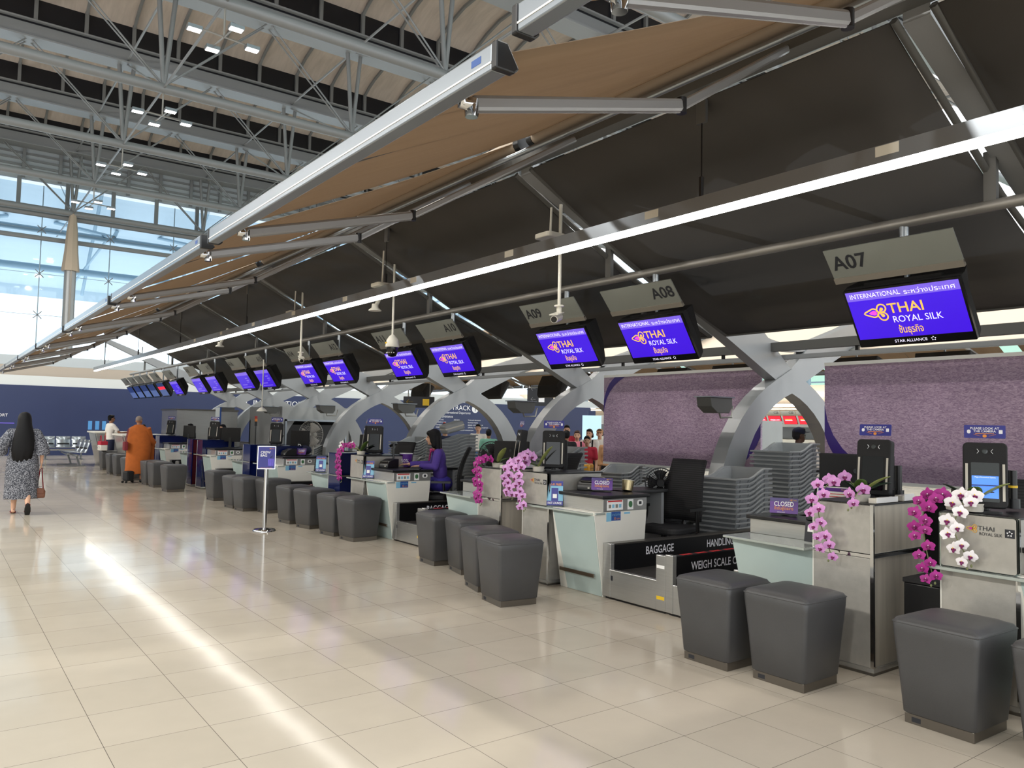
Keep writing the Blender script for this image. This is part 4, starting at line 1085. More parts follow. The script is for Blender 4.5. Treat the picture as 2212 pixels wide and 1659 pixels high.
# ------------------------------------------------------------------ office chairs
def make_chair():
    t = thing('office_chair', 'c', 'chair')          # faces -x
    b = MB(); b.loft([[(.25 * cos(a) ** (1) * 1.0, .25 * sin(a), z) for a in [2 * PI * k / 20 for k in range(20)]] for z in (.50, .52, .57, .585)], 'black_soft')
    b2 = MB(); b2.rrect(.50, .50, .09, Matrix.Translation((0, 0, .585)), .08, 'black_soft', 5); b.bm.free(); b2.build('seat', t, 0, .025)
    rows = []
    for i in range(9):
        tt = i / 8; z = .62 + .66 * tt; x = .24 + .06 * sin(tt * PI) * -1 + .14 * tt
        rows.append([(x + .03 * (1 - (2 * j / 6 - 1) ** 2), (.21 + .03 * sin(PI * min(tt + .2, 1))) * (2 * j / 6 - 1), z) for j in range(7)])
    b = MB(); b.sheet(rows, 'chair_mesh'); o = b.build('backrest', t, 60); s = o.modifiers.new('s', 'SOLIDIFY'); s.thickness = .03
    b = MB(); b.tube([(.05, 0, .50), (.24, 0, .49), (.31, 0, .62), (.30, 0, .85)], .028, 'black', 8); b.build('back_support', t, 60)
    for sy in (-1, 1):
        b = MB(); b.tube([(.06, sy * .23, .50), (.07, sy * .31, .54), (.05, sy * .31, .76)], .02, 'black', 8); b.bar((-.13, sy * .31, .775), (.15, sy * .31, .775), .07, .03, 'black'); b.build('armrest', t, 60)
    b = MB(); b.tube([(0, 0, .09), (0, 0, .30)], .028, 'black', 10); b.tube([(0, 0, .30), (0, 0, .51)], .018, 'chrome', 10); b.build('gas_lift', t, 60)
    b = MB()
    for k in range(5):
        a = 2 * PI * k / 5; b.bar((0, 0, .10), (.29 * cos(a), .29 * sin(a), .075), .045, .035, 'black')
    ba = b.build('star_base', t)
    for k in range(5):
        a = 2 * PI * k / 5; b = MB(); b.tube([(.29 * cos(a), .29 * sin(a) - .02, .03), (.29 * cos(a), .29 * sin(a) + .02, .03)], .03, 'black', 10); b.build('caster', ba)
    return t
for x, y, a, s in ((6.38, 5.71, 8, 'turned beside the white desk of sign A08'), (6.25, 3.95, -10, 'behind the counter of sign A07'), (6.12, 9.90, -36, 'under the seated attendant'), (6.45, 7.85, -70, 'behind the counter of sign A09'), (6.3, 2.35, 10, 'cut off by the picture edge near sign A06'),
                   (6.5, 12.2, 20, 'behind the counter of sign A11'), (6.5, 14.2, -30, 'behind the desk of sign A12'), (6.3, 18.1, -30, 'behind the dark red cabinet'), (8.0, 11.9, 160, 'black one far behind, before the navy wall')):
    put('chair', make_chair, 'black mesh backed office chair ' + s, (x, y, 0), 'office chairs', math.radians(a))

# ------------------------------------------------------------------ face scanners on the cabinets
def make_scanner(on):
    t = thing('face_scanner', 's', 'scanner')        # faces -x
    m = face((-.03, 0, .235), (0, -1, 0), (.13, 0, 1))
    b = MB(); b.rrect(.238, .40, .028, m, .075, 'black_soft', 5); b.build('body', t, 0, .008)
    f = m @ Matrix.Translation((0, 0, .0012))
    b = MB(); b.rrect(.15, .24, .004, f @ Matrix.Translation((0, -.045, 0)), .001, 'screen_off' if on else 'black_gloss', 2); sc = b.build('screen', t)
    if on:
        for y0, h, mt in ((-.004, .055, 'screen_blue'), (-.075, .075, 'screen_blue'), (-.037, .008, 'screen_navy')):
            plate(f @ Matrix.Translation((0, y0 - .03, .0012)), .142, h, mt, sc, 'picture_area', d=.0008)
        text('Magical Economical Options', f @ Matrix.Translation((0, -.015, .002)), .008, 'screen_white', sc, w=.11)
        b = MB(); b.ball((f @ V((.03, -.105, .002))), (.002, .02, .005), 'screen_off', 8, 4); b.build('picture_mark', sc)
    for s in (-1, 1):
        plate(f @ Matrix.Translation((s * .098, -.045, .001)), .014, .225, 'offwhite', t, 'light_bar', d=.002)
        b = MB(); 
        for q_ in (1, -1): b.bar(f @ V((s * .032, .145, .001)), f @ V((s * .042, .145 + q_ * .014, .001)), .006, .002, 'white_ink')
        b.build('arrow_mark', t)
    b = MB(); b.lathe([(.016, 0), (.016, .003), (.008, .004)], 'screen_off', f @ V((0, .145, 0)), 14, f.to_3x3() @ V((0, 0, 1))); b.build('lens', t)
    b = MB(); b.rrect(.14, .18, .02, Matrix.Translation((.04, 0, .014)), .014, 'black'); b.tube([(.05, 0, .01), (.05, 0, .12)], .025, 'black', 10); b.build('foot', t)
    g = face((.02, .0, .50), (0, -1, 0), (.16, 0, 1))
    b = MB(); b.rrect(.222, .082, .006, g, .003, 'blue_sign', 2); sg = b.build('sign_card', t)
    text('PLEASE LOOK AT', g @ Matrix.Translation((0, .021, 0)), .0135, 'white_ink', sg, w=.155, bold=.015); text('THE CAMERA', g @ Matrix.Translation((0, .003, 0)), .0135, 'white_ink', sg, w=.12, bold=.015)
    plate(g @ Matrix.Translation((0, -.012, .001)), .10, .004, 'orange_ink', sg, 'thai_line', d=.0008)
    b = MB(); b.rrect(.022, .018, .008, g @ Matrix.Translation((0, -.027, .001)), .0008, 'orange_ink')
    for s in (-1, 1): b.bar(g @ V((s * .06, -.016, .001)), g @ V((s * .022, -.028, .001)), .007, .0015, 'orange_ink')
    b.build('orange_arrow', sg)
    for s in (-1, 1): plate(g @ Matrix.Translation((s * .085, .0, .001)), .02, .024, 'white_ink', sg, 'white_icon', r=.009 if s < 0 else .003, d=.0008)
    return t
SCN = [(5.25, 2.13, 22, 'showing a blue screen on the lettered cabinet of sign A06', 1), (5.48, 2.96, 8, 'tilted with a blank screen on the champagne cabinet', 0),
       (5.42, 6.50, 45, 'with blank screen on the lettered cabinet of sign A08', 0), (5.62, 7.36, -24, 'seen from its side on the cabinet of sign A09', 0),
       (5.42, 10.72, 50, 'on the lettered cabinet of sign A10', 0), (5.62, 11.45, -24, 'seen from its side on the navy cabinet of sign A11', 0), (5.42, 14.9, 52, 'on the navy cabinet of sign A12', 0), (5.62, 15.65, -24, 'seen from its side on the navy cabinet of sign A14', 0),
       (5.5, 19.3, 40, 'on the far cabinet of sign A15', 0), (5.5, 23.5, 40, 'beyond the monk, beside sign A17', 0)]
for x, y, a, s, on in SCN:
    put('scan%d' % on, lambda: make_scanner(on), 'black face scanner ' + s, (x, y, 1.132), 'face scanners', math.radians(a))

# ------------------------------------------------------------------ small things on the desks
def simple(name, lab, cat, loc, rz=0, parts=(), group=None):
    t = thing(name, lab, cat, loc, math.radians(rz), group)
    for pn, fn, bev in parts:
        b = MB(); fn(b); b.build(pn, t, 40, bev)
    return t
def closed_sign(lab, loc, rz):
    t = thing('closed_sign', lab, 'sign', loc, math.radians(rz), 'closed signs')
    m = face((0, 0, .078), (0, -1, 0), (.22, 0, 1))
    b = MB(); b.rrect(.215, .122, .003, m, .004, 'purple_card', 2); c = b.build('card', t)
    plate(m @ Matrix.Translation((0, .046, .001)), .215, .028, 'arc_violet', c, 'header_band', d=.001)
    text('CLOSED', m @ Matrix.Translation((0, .014, .001)), .036, 'white_ink', c, w=.15, bold=.015)
    text('ปิดรับผู้โดยสาร', m @ Matrix.Translation((0, -.022, .001)), .022, 'orange_ink', c, w=.145, bold=.01)
    text('STAR ALLIANCE', m @ Matrix.Translation((-.02, -.053, .001)), .007, 'white_ink', c, w=.06)
    logo(m @ Matrix.Translation((.055, .046, .002)), .016, c, 'gold_ink', 'magenta_ink'); text('THAI', m @ Matrix.Translation((.08, .046, .0015)), .009, 'gold_ink', c, w=.028)
    b = MB(); b.bar((.0, .095, .012), (.0, -.095, .012), .05, .012, 'black'); b.bar((.035, 0, .12), (.07, 0, .004), .05, .003, 'black'); b.build('foot', t)
    return t
closed_sign('purple CLOSED sign on the low glass fronted desk of sign A07', (5.52, 3.73, .936), 26)
closed_sign('purple CLOSED sign on the white desk of sign A08', (5.52, 5.84, .958), 40)
closed_sign('small tilted purple CLOSED card on the desk of sign A12', (5.72, 14.35, .958), 30)
def brochure(lab, loc, rz):
    t = thing('brochure_stand', lab, 'brochure stand', loc, math.radians(rz), 'brochure stands')
    m = face((0, 0, .135), (0, -1, 0), (.16, 0, 1))
    b = MB(); b.rrect(.165, .245, .003, m, .004, 'cyan_ink', 2); c = b.build('card', t)
    for y, h, mt, w_ in ((.098, .048, 'blue_sign', .165), (-.10, .045, 'blue_sign', .165), (-.012, .13, 'blue_sign', .07)):
        plate(m @ Matrix.Translation((0, y, .001)), w_, h, mt, c, 'printed_area', d=.001)
    text('Wi-Fi FREE', m @ Matrix.Translation((0, .088, .002)), .02, 'orange_ink', c, w=.13, bold=.015); text('FAST LOUNGE', m @ Matrix.Translation((0, -.10, .002)), .022, 'white_ink', c, w=.14, bold=.015)
    plate(m @ Matrix.Translation((0, -.03, .002)), .042, .042, 'paper', c, 'white_square', d=.0008)
    b = MB(); b.bar((-.03, .088, .006), (-.03, -.088, .006), .05, .012, 'glass_clear'); b.box(.0, .05, -.08, .08, 0, .01, 'paper'); b.build('foot', t)
    return t
brochure('blue brochure in a clear stand on the ledge of sign A08 desk', (5.14, 6.13, .798), 48)
brochure('blue brochure in a clear stand on the ledge of the attendant desk', (5.14, 10.34, .798), 50)
brochure('blue brochure in a clear stand on the glass desk of sign A11', (5.14, 12.05, .79), 50)
def tape(lab, loc, ax):
    t = thing('tag_roll', lab, 'roll', loc, 0, 'baggage tag rolls'); b = MB(); b.lathe([(.052, 0), (.062, .10)], 'gold_tape', n=20, ax=ax); b.build('metal_sleeve', t, 60)
    b = MB(); b.lathe([(.068, .10), (.068, .106)], 'offwhite', n=20, ax=ax); b.build('paper_rim', t)
tape('silver tag roll behind the CLOSED sign, nearer the printer', (5.86, 6.20, .965), (.3, -.2, 1)); tape('silver tag roll beside the CLOSED sign, at the desk corner', (5.80, 5.76, .965), (.25, .1, 1)); tape('silver tag roll on the desk in front of the black fan', (5.86, 8.22, .945), (-.3, 0, 1))
def printer(lab, loc, rz):
    simple('label_printer', lab, 'printer', loc, rz, (('body', lambda b: b.prism([(-.12, 0), (.12, 0), (.12, .13), (.02, .13), (-.09, .09), (-.12, .05)], 'y', -.09, .09, 'black'), .008), ('slot', lambda b: b.box(-.1, -.08, -.06, .06, .092, .096, 'steel_dark'), 0), ('button', lambda b: b.box(-.121, -.118, -.05, -.03, .02, .035, 'offwhite'), 0)), 'label printers')
printer('black label printer on the white desk of sign A08', (5.55, 6.06, .958), 25); printer('black label printer on the glass desk of sign A07', (5.50, 3.36, .936), 5); printer('black label printer on the attendant desk', (5.42, 10.25, .958), 20); printer('black label printer on the desk of sign A12', (5.5, 14.42, .958), 10)
def monitor(lab, loc, rz, h=.33, w=.52, lift=.14, logo_=False):
    t = thing('computer_monitor', lab, 'monitor', loc, math.radians(rz), 'counter monitors')     # back faces -x
    b = MB(); b.prism([(-.025, lift), (.02, lift), (.02, lift + h), (-.01, lift + h)], 'y', -w / 2, w / 2, 'black_soft'); b.build('panel', t, 0, .012)
    if logo_: b = MB(); b.lathe([(.02, 0), (.02, .002)], 'black_gloss', (-.028, 0, lift + h * .62), 16, (-1, 0, .05)); b.build('round_mark', t)
    b = MB(); b.box(.021, .023, -w / 2 + .01, w / 2 - .01, lift + .01, lift + h - .01, 'screen_off'); b.build('screen', t)
    b = MB(); b.bar((-.03, 0, 0), (-.01, 0, lift + .1), .06, .03, 'black'); b.box(-.12, .1, -.13, .13, 0, .012, 'black'); b.build('stand', t)
monitor('wide black monitor with round mark behind the lilac orchid', (6.05, 3.42, .936), 25, logo_=True, h=.36, w=.56)
monitor('black monitor with round mark behind the magenta orchid', (6.2, 8.3, .936), 25, logo_=True)
monitor('black monitor seen edge on beside the blank face scanner', (5.95, 6.95, .958), -36, h=.36)
monitor('black monitor on the desk behind the attendant hand', (5.6, 11.0, .958), -35, h=.40, w=.5)
monitor('black monitor behind the navy cabinet of sign A11', (6.0, 12.0, .936), 20); monitor('black monitor at the desk of sign A12', (5.9, 14.9, .958), 20); monitor('black monitor before the masked staff member', (5.7, 18.65, .958), 35); monitor('black monitor before the dark haired staff member', (5.8, 20.3, .936), 20); monitor('black monitor beyond the monk', (5.8, 22.7, .958), 20)
def notice(lab, loc, rz, w=.2, h=.15, hd='purple_card'):
    t = thing('notice_card', lab, 'notice', loc, math.radians(rz)); m = face((0, 0, h / 2 + .01), (0, -1, 0), (.3, 0, 1))
    b = MB(); b.rrect(w, h, .002, m, .003, 'paper', 1); c = b.build('sheet', t); plate(m @ Matrix.Translation((0, h / 2 - .022, .001)), w - .02, .028, hd, c, 'header_band', d=.001)
    text('THAI', m @ Matrix.Translation((w * .32, h / 2 - .022, .002)), .011, 'gold_ink', c, w=.035)
    for i in range(4): plate(m @ Matrix.Translation((0, h / 2 - .055 - .02 * i, .001)), w * (.8 - .1 * (i % 2)), .006, 'red_ink' if i < 2 else 'arc_violet', c, 'text_line', d=.0008)
    b = MB(); b.box(.0, .06, -w / 2, w / 2, 0, .01, 'glass_clear'); b.build('foot', t)
notice('white notice sheet with purple header behind the lilac orchid', (5.50, 3.30, 1.0), 12, .24, .19)
simple('riser_box', 'black box under the white notice sheet', 'box', (5.52, 3.30, .936), 12, (('body', lambda b: b.box(-.05, .1, -.1, .1, 0, .064, 'black'), .004),))
simple('card_holder', 'long white card holder on the champagne cabinet edge', 'card holder', (5.20, 2.79, 1.133), 0, (('tray', lambda b: b.box(-.06, .24, -.02, .03, 0, .035, 'offwhite'), .003), ('card', lambda b: b.box(-.05, .23, -.026, -.021, .004, .04, 'paper'), 0)))
simple('card_holder', 'short white card holder on the champagne cabinet, farther in', 'card holder', (5.60, 2.80, 1.133), 0, (('tray', lambda b: b.box(-.07, .09, -.02, .04, 0, .04, 'offwhite'), .003), ('card', lambda b: b.box(-.06, .08, -.026, -.021, .004, .05, 'paper'), 0)))
simple('card_holder', 'white card holder on the cabinet of sign A09', 'card holder', (5.2, 7.03, 1.133), 0, (('tray', lambda b: b.box(-.08, .40, -.02, .04, 0, .04, 'offwhite'), .003), ('card', lambda b: b.box(-.07, .39, -.026, -.021, .004, .045, 'paper'), 0)))
def post(lab, loc, band=False):
    simple('barcode_post', lab, 'post', loc, 0, (('tube', lambda b: b.tube([(0, 0, 0), (0, 0, .24)], .026, 'black', 10), 0), ('collar', lambda b: b.lathe([(.04, 0), (.04, .06)], 'black', n=10), 0)) + ((('yellow_band', lambda b: b.lathe([(.028, .13), (.028, .145)], 'yellow_ink', n=10), 0),) if band else ()))
post('short black post behind the tilted face scanner', (5.76, 2.93, 1.133)); post('short black post with yellow band at the picture edge', (5.55, 2.09, 1.15), True)
simple('back_counter', 'black back counter seen between the two face scanners', 'counter', (7.3, 2.3, 0), 0, (('body', lambda b: b.box(0, .5, -.6, 1.2, 0, 1.0, 'black'), .01), ('top', lambda b: b.box(-.04, .54, -.64, 1.24, 1.0, 1.04, 'steel_dark'), .004)))
simple('waste_bin', 'black bin in the gap between the two cabinets', 'bin', (5.45, 2.53, 0), 0, (('body', lambda b: b.box(-.16, .16, -.13, .13, 0, .62, 'black'), .01), ('lid', lambda b: b.box(-.165, .165, -.135, .135, .62, .65, 'black_soft'), .004)))
# round table fan and pedestal fan
def fan(lab, loc, rz, cage, blade, r=.2, stand=.24, nb=4, kind='desk'):
    t = thing('electric_fan', lab, 'fan', loc, math.radians(rz))     # blows to -x
    z = stand + r
    b = MB()
    for i in range(36):
        a = 2 * PI * i / 36; b.tube([(-.09, .03 * cos(a), z + .03 * sin(a)), (-.085, r * .7 * cos(a), z + r * .7 * sin(a)), (-.04, r * cos(a), z + r * sin(a))], .0022, cage, 4, False)
        b.tube([(.05, .05 * cos(a), z + .05 * sin(a)), (.03, r * .8 * cos(a), z + r * .8 * sin(a)), (-.04, r * cos(a), z + r * sin(a))], .0022, cage, 4, False)
    b.ring((-.04, 0, z), r, .007, cage, (1, 0, 0), 28); b.ring((-.085, 0, z), r * .6, .003, cage, (1, 0, 0), 24, 4); b.build('wire_cage', t)
    b = MB(); b.lathe([(.04, .09), (.045, .04), (.02, .0)], blade, (-.05, 0, z), 14, (-1, 0, 0)); b.lathe([(.05, 0), (.06, .12)], cage, (.02, 0, z), 12, (1, 0, 0)); b.build('motor', t, 60)
    for k in range(nb):
        a0 = 2 * PI * k / nb; rows = []
        for i in range(5):
            rr = .03 + (r * .86 - .03) * i / 4
            rows.append([(-.04 + .025 * (j / 3 - .5), rr * cos(a0 + (j / 3 - .5) * 1.15), z + rr * sin(a0 + (j / 3 - .5) * 1.15)) for j in range(4)])
        b = MB(); b.sheet(rows, blade); o = b.build('blade', t, 60); s = o.modifiers.new('s', 'SOLIDIFY'); s.thickness = .003
    b = MB(); b.tube([(.08, 0, .02), (.08, 0, z)], .016, cage, 8); b.build('pole', t, 60)
    b = MB(); b.lathe([(.13, 0), (.13, .02), (.03, .035)], cage, (.06, 0, 0), 20); b.build('base', t, 60)
fan('black round fan beside the sloping office chair', (6.62, 6.06, .62), 45, 'black', 'black_soft', .165, .22)
simple('side_table', 'low dark table under the black fan beside the sloping chair', 'table', (6.65, 6.05, 0), 0, (('top', lambda b: b.box(-.12, .22, -.16, .16, .585, .62, 'black'), .004), ('frame', lambda b: b.box(-.1, .2, -.14, .14, 0, .585, 'black_soft'), 0)))
fan('black round fan behind the monitor of sign A09', (6.35, 8.95, .72), 30, 'black', 'black_soft', .19, .28)
simple('side_table', 'low dark table under the fan behind sign A09 monitor', 'table', (6.4, 8.95, 0), 0, (('top', lambda b: b.box(-.12, .22, -.16, .16, .685, .72, 'black'), .004), ('frame', lambda b: b.box(-.1, .2, -.14, .14, 0, .685, 'black_soft'), 0)))
fan('white pedestal fan in front of the grey baggage tunnel', (7.5, 18.2, 0), 35, 'fan_blade', 'fan_blade', .34, .95, 3)
# attendant's desk
simple('keyboard', 'black keyboard under the attendant hands', 'keyboard', (5.62, 9.82, .958), -35, (('case', lambda b: b.box(-.08, .08, -.22, .22, 0, .018, 'black'), .004), ('keys', lambda b: b.box(-.065, .065, -.2, .2, .018, .024, 'black_soft'), 0)))
simple('paper_bucket', 'purple paper bucket with white figures on the attendant desk', 'bucket', (5.80, 10.42, .958), 0, (('body', lambda b: b.lathe([(.075, 0), (.10, .20)], 'purple_card', n=20), 0), ('rim', lambda b: b.lathe([(.103, .195), (.103, .205)], 'paper', n=20), 0)))
text('50%', face((5.80 - .094, 10.42, 1.07), (0, -1, 0), (-.1, 0, 1)), .06, 'white_ink', bpy.data.objects['paper_bucket']).matrix_local = face((-.062, -.075, .10), (.77, -.64, 0), (0, 0, 1)) @ Matrix.Translation((-.06, -.03, 0)) @ Matrix.Diagonal((.07, .07, 1, 1))
simple('monitor_frame', 'black square frame stand beside the attendant monitor', 'stand', (5.66, 10.52, .958), -35, (('frame', lambda b: (b.tube([(0, -.17, 0), (0, -.17, .34), (0, .17, .34)], .016, 'black', 8)), 0), ('arm', lambda b: b.tube([(0, .17, .34), (-.1, .20, .30)], .02, 'black', 8), 0)))
simple('toy_plush', 'small red orange and yellow bag charm on the attendant desk', 'toy', (5.68, 10.66, .958), 0, (('red_flap', lambda b: b.ball((0, -.02, .09), (.02, .03, .06), 'red_case', 10, 8), 0), ('yellow_body', lambda b: b.ball((.0, .05, .06), (.03, .04, .05), 'yellow_case', 10, 8), 0)))
simple('yellow_suitcase', 'yellow ribbed suitcase beside the tray stacks', 'suitcase', (8.45, 9.35, .62), -50, (('shell', lambda b: b.box(-.12, .12, -.22, .22, 0, .40, 'yellow_case'), .03), ('ribs', lambda b: [b.box(-.124, .124, -.2, .2, .05 + .04 * i, .055 + .04 * i, 'handle_bronze') for i in range(8)], 0), ('handle', lambda b: b.tube([(0, -.06, .40), (0, -.06, .43), (0, .06, .43), (0, .06, .40)], .01, 'black', 6), 0)))
simple('luggage_bench', 'black conveyor edge carrying the yellow suitcase', 'bench', (8.45, 9.35, 0), -50, (('body', lambda b: b.box(-.2, .2, -.3, .3, 0, .615, 'black'), .01),))
simple('hard_case', 'grey hard case lying tilted on the tray stack behind the attendant', 'case', (7.35, 11.6, 1.44), -20, (('shell', lambda b: b.obox((0, 0, .12), (.34, .52, .16), (0, -.3, 0), 'tray_grey'), .03), ('edge', lambda b: b.obox((0, 0, .12), (.345, .53, .03), (0, -.3, 0), 'offwhite'), .01)))
simple('navy_bag', 'navy bag with white straps on the desk of sign A12', 'bag', (5.95, 14.75, .958), 0, (('body', lambda b: b.ball((0, 0, .09), (.12, .17, .10), 'cloth_navy', 14, 10), 0), ('strap', lambda b: b.tube([(-.1, .1, .12), (-.12, .05, .2), (-.12, -.05, .2), (-.1, -.1, .12)], .008, 'paper', 6), 0)))
simple('signal_tower', 'thin signal tower light with red and orange caps', 'signal light', (6.7, 19.9, 1.25), 0, (('pole', lambda b: b.tube([(0, 0, -1.25), (0, 0, .26)], .015, 'black', 8), 0), ('red_cap', lambda b: b.tube([(0, 0, .40), (0, 0, .47)], .035, 'signal_red', 10), 0), ('orange_cap', lambda b: b.tube([(0, 0, .33), (0, 0, .40)], .035, 'signal_orange', 10), 0), ('body', lambda b: b.tube([(0, 0, .22), (0, 0, .33)], .034, 'black', 10), 0)))
simple('pendant_lamp', 'white pendant with conical shade above the far counters', 'pendant', (6.15, 17.9, 1.82), 0, (('rod', lambda b: b.tube([(0, 0, .1), (0, 0, 1.2)], .012, 'cctv_white', 6), 0), ('shade', lambda b: b.lathe([(.12, 0), (.09, .05), (.02, .10)], 'cctv_white', n=16), 0)))
# grey baggage tunnel housing at the end of the row
t = thing('baggage_tunnel', 'large grey steel baggage tunnel housing with black curtain opening', 'baggage tunnel', (8.6, 23.2, 0))
b = MB(); b.box(0, 2.2, 0, 3, 1.62, 2.05, 'grey_paint'); b.box(0, .06, 0, 3, 0, 1.62, 'grey_paint'); b.box(2.1, 2.2, 0, 3, 0, 1.62, 'grey_paint'); b.box(0, 2.2, 2.9, 3, 0, 1.62, 'grey_paint'); b.build('housing', t)
b = MB(); b.box(.06, 2.1, .2, .24, .2, 1.5, 'black'); b.build('curtain', t)
for x in (.08, 2.04): b = MB(); b.box(x, x + .05, -.08, 0, 0, 1.66, 'alu'); b.build('frame_post', t)
b = MB(); b.box(.08, 2.09, -.08, 0, 1.61, 1.66, 'alu'); b.build('frame_beam', t)
t = thing('machine_cabinet', 'stainless machine cabinet beside the grey baggage tunnel', 'cabinet', (6.3, 26.2, 0))
b = MB(); b.box(0, 1.9, 0, 2, 0, 1.88, 'steel'); b.build('body', t); b = MB(); b.box(-.03, 1.93, -.03, 2.03, 1.88, 1.93, 'steel_dark'); b.build('lid', t)
b = MB(); b.box(.2, .95, -.01, 0, .3, 1.8, 'steel'); b.build('door', t); b = MB(); b.box(1.0, 1.7, -.01, 0, .3, 1.8, 'steel'); b.build('door', t)
t = thing('vertical_banner', 'tall pale blue banner stand with white lettering by the far staff', 'banner', (6.3, 21.9, 0))
b = MB(); b.box(0, .04, -.25, .15, .05, 1.95, 'royal_ink'); b.box(-.005, 0, -.24, .14, .06, 1.94, 'ext_blue'); bn = b.build('banner_sheet', t); b = MB(); b.box(-.1, .15, -.25, .15, 0, .05, 'black'); b.build('foot', t)
text('VERY', FX(-.007, -.05, 1.55), .08, 'white_ink', bn)
# crew bag stand
t = thing('sign_stand', 'chrome post stand with violet CREW BAG sign', 'sign stand', (4.0, 11.35, 0), math.radians(65))
b = MB(); b.lathe([(.165, 0), (.165, .012), (.15, .03), (.05, .045), (.03, .05)], 'chrome', n=28); b.build('base', t, 40)
b = MB(); b.tube([(0, 0, .04), (0, 0, .93)], .030, 'chrome', 16); b.build('post', t, 60)
m = face((-.035, 0, 1.07), (0, -1, 0), (.10, 0, 1))
b = MB(); b.rrect(.255, .335, .004, m, .02, 'chrome', 2); fr = b.build('frame', t); p_ = plate(m @ Matrix.Translation((0, 0, .001)), .235, .315, 'blue_sign', t, 'sign_sheet', d=.001)
text('CREW', m @ Matrix.Translation((-.085, .075, .001)), .034, 'white_ink', p_, align='L', bold=.015); text('BAG', m @ Matrix.Translation((-.085, .03, .001)), .034, 'white_ink', p_, align='L', bold=.015)
logo(m @ Matrix.Translation((.05, .13, .002)), .02, p_, 'orange_ink', 'magenta_ink'); text('THAI', m @ Matrix.Translation((.085, .13, .001)), .012, 'orange_ink', p_, w=.04)
b = MB()
for i in range(5): b.bar(m @ V((.03 + .016 * i, -.12, .001)), m @ V((.03 + .016 * i, -.02, .001)), .005, .001, 'screen_lilac')
b.bar(m @ V((.03, -.02, .001)), m @ V((.095, -.02, .001)), .005, .001, 'screen_lilac'); b.bar(m @ V((.05, .0, .0012)), m @ V((.08, .03, .0012)), .03, .001, 'green_ink'); b.build('trolley_drawing', p_)
text('เฉพาะกระเป๋าลูกเรือ', m @ Matrix.Translation((0, -.15, .001)), .012, 'orange_ink', p_, w=.16)
# metal airport seats
def make_seat():
    t = thing('airport_seat', 's', 'bench')
    for i in range(3):
        rows = []
        for q_ in range(7):
            a = q_ / 6; rows.append([(-.0 + .52 * i + .02 + .48 * j, .25 - .50 * min(a * 2, 1) + (-.14 * max(0, a * 2 - 1)), .43 + .03 * (1 - min(a * 2, 1)) - .0 + .42 * max(0, a * 2 - 1)) for j in (0, .5, 1)])
        b = MB(); b.sheet(rows, 'alu'); o = b.build('seat_shell', t, 60); s = o.modifiers.new('s', 'SOLIDIFY'); s.thickness = .02
        b = MB(); b.bar((.52 * i + .06, -.28, .55), (.52 * i + .46, -.28, .55), .02, .12, 'cloth_black'); b.build('pad', o)
    b = MB(); b.bar((0, 0, .36), (1.56, 0, .36), .06, .06, 'steel'); b.build('beam', t)
    for x in (.2, 1.36):
        b = MB(); b.bar((x, .0, .36), (x, -.12, .03), .05, .05, 'alu'); b.bar((x, -.30, .02), (x, .30, .02), .05, .03, 'alu'); b.bar((x, .02, .34), (x, .2, .43), .04, .04, 'alu'); b.build('leg', t)
    return t
put('seat', make_seat, 'row of metal airport seats ending next to the steel counter', (3.9, 28.6, 0), 'metal airport seats', math.radians(95))
put('seat', make_seat, 'row of metal airport seats behind the walking woman', (2.8, 29.2, 0), 'metal airport seats', math.radians(95))
put('seat', make_seat, 'row of metal airport seats with its back to the navy wall', (4.9, 33.6, 0), 'metal airport seats', math.radians(180))
# ------------------------------------------------------------------ people
def remesh(b, name, parent, vox, smooth=3, keep=False):
    """weld the overlapping volumes of b into one continuous skin"""
    me = b.mesh(name); o = bpy.data.objects.new(name, me); COL.objects.link(o)
    r = o.modifiers.new('r', 'REMESH'); r.mode = 'VOXEL'; r.voxel_size = vox
    s = o.modifiers.new('s', 'SMOOTH'); s.iterations = smooth; s.factor = .5
    dg = bpy.context.evaluated_depsgraph_get(); dg.update()
    m2 = bpy.data.meshes.new_from_object(o.evaluated_get(dg))
    mats = [m for m in me.materials]
    bpy.data.objects.remove(o); bpy.data.meshes.remove(me)
    m2.materials.clear()
    for m in mats[:1]: m2.materials.append(m)
    for p in m2.polygons: p.use_smooth = True; p.material_index = 0
    o = bpy.data.objects.new(name, m2); COL.objects.link(o); o.parent = parent
    return o
def head_parts(b, c, f, m, s=1.0, up=(0, 0, 1)):
    """skull, jaw, nose, ears about centre c looking along f"""
    f = V(f).normalized(); u = V(up).normalized(); r = f.cross(u).normalized(); u = r.cross(f).normalized(); c = V(c)
    M = Matrix((r, f, u)).transposed()
    P = lambda x, y, z: c + M @ (V((x, y, z)) * s)
    b.ball(P(0, -.012, .03), tuple(k * s for k in (.076, .094, .088)), m, 16, 12, M)
    b.ball(P(0, .022, -.045), tuple(k * s for k in (.056, .068, .066)), m, 14, 10, M)
    b.ball(P(0, .058, -.092), tuple(k * s for k in (.024, .024, .018)), m, 10, 8, M)
    b.caps(P(0, .088, .012), .009 * s, P(0, .104, -.028), .014 * s, m, 8)
    for x in (-.079, .079): b.ball(P(x, -.01, -.012), tuple(k * s for k in (.012, .022, .034)), m, 8, 8, M)
    return P, M
def face_parts(par, P, M, s, lips='lips', brow='hair'):
    b = MB()
    for x in (-.030, .030): b.ball(P(x, .079, .006), tuple(k * s for k in (.013, .008, .007)), 'eye', 8, 6, M)
    b.build('eyes', par, 60)
    b = MB()
    for x in (-.031, .031): b.bar(P(x - .014, .083, .028), P(x + .014, .083, .029), .006 * s, .006 * s, brow)
    b.build('eyebrows', par, 60)
    b = MB(); b.ball(P(0, .085, -.062), tuple(k * s for k in (.022, .009, .008)), lips, 10, 6, M); b.build('mouth', par, 60)
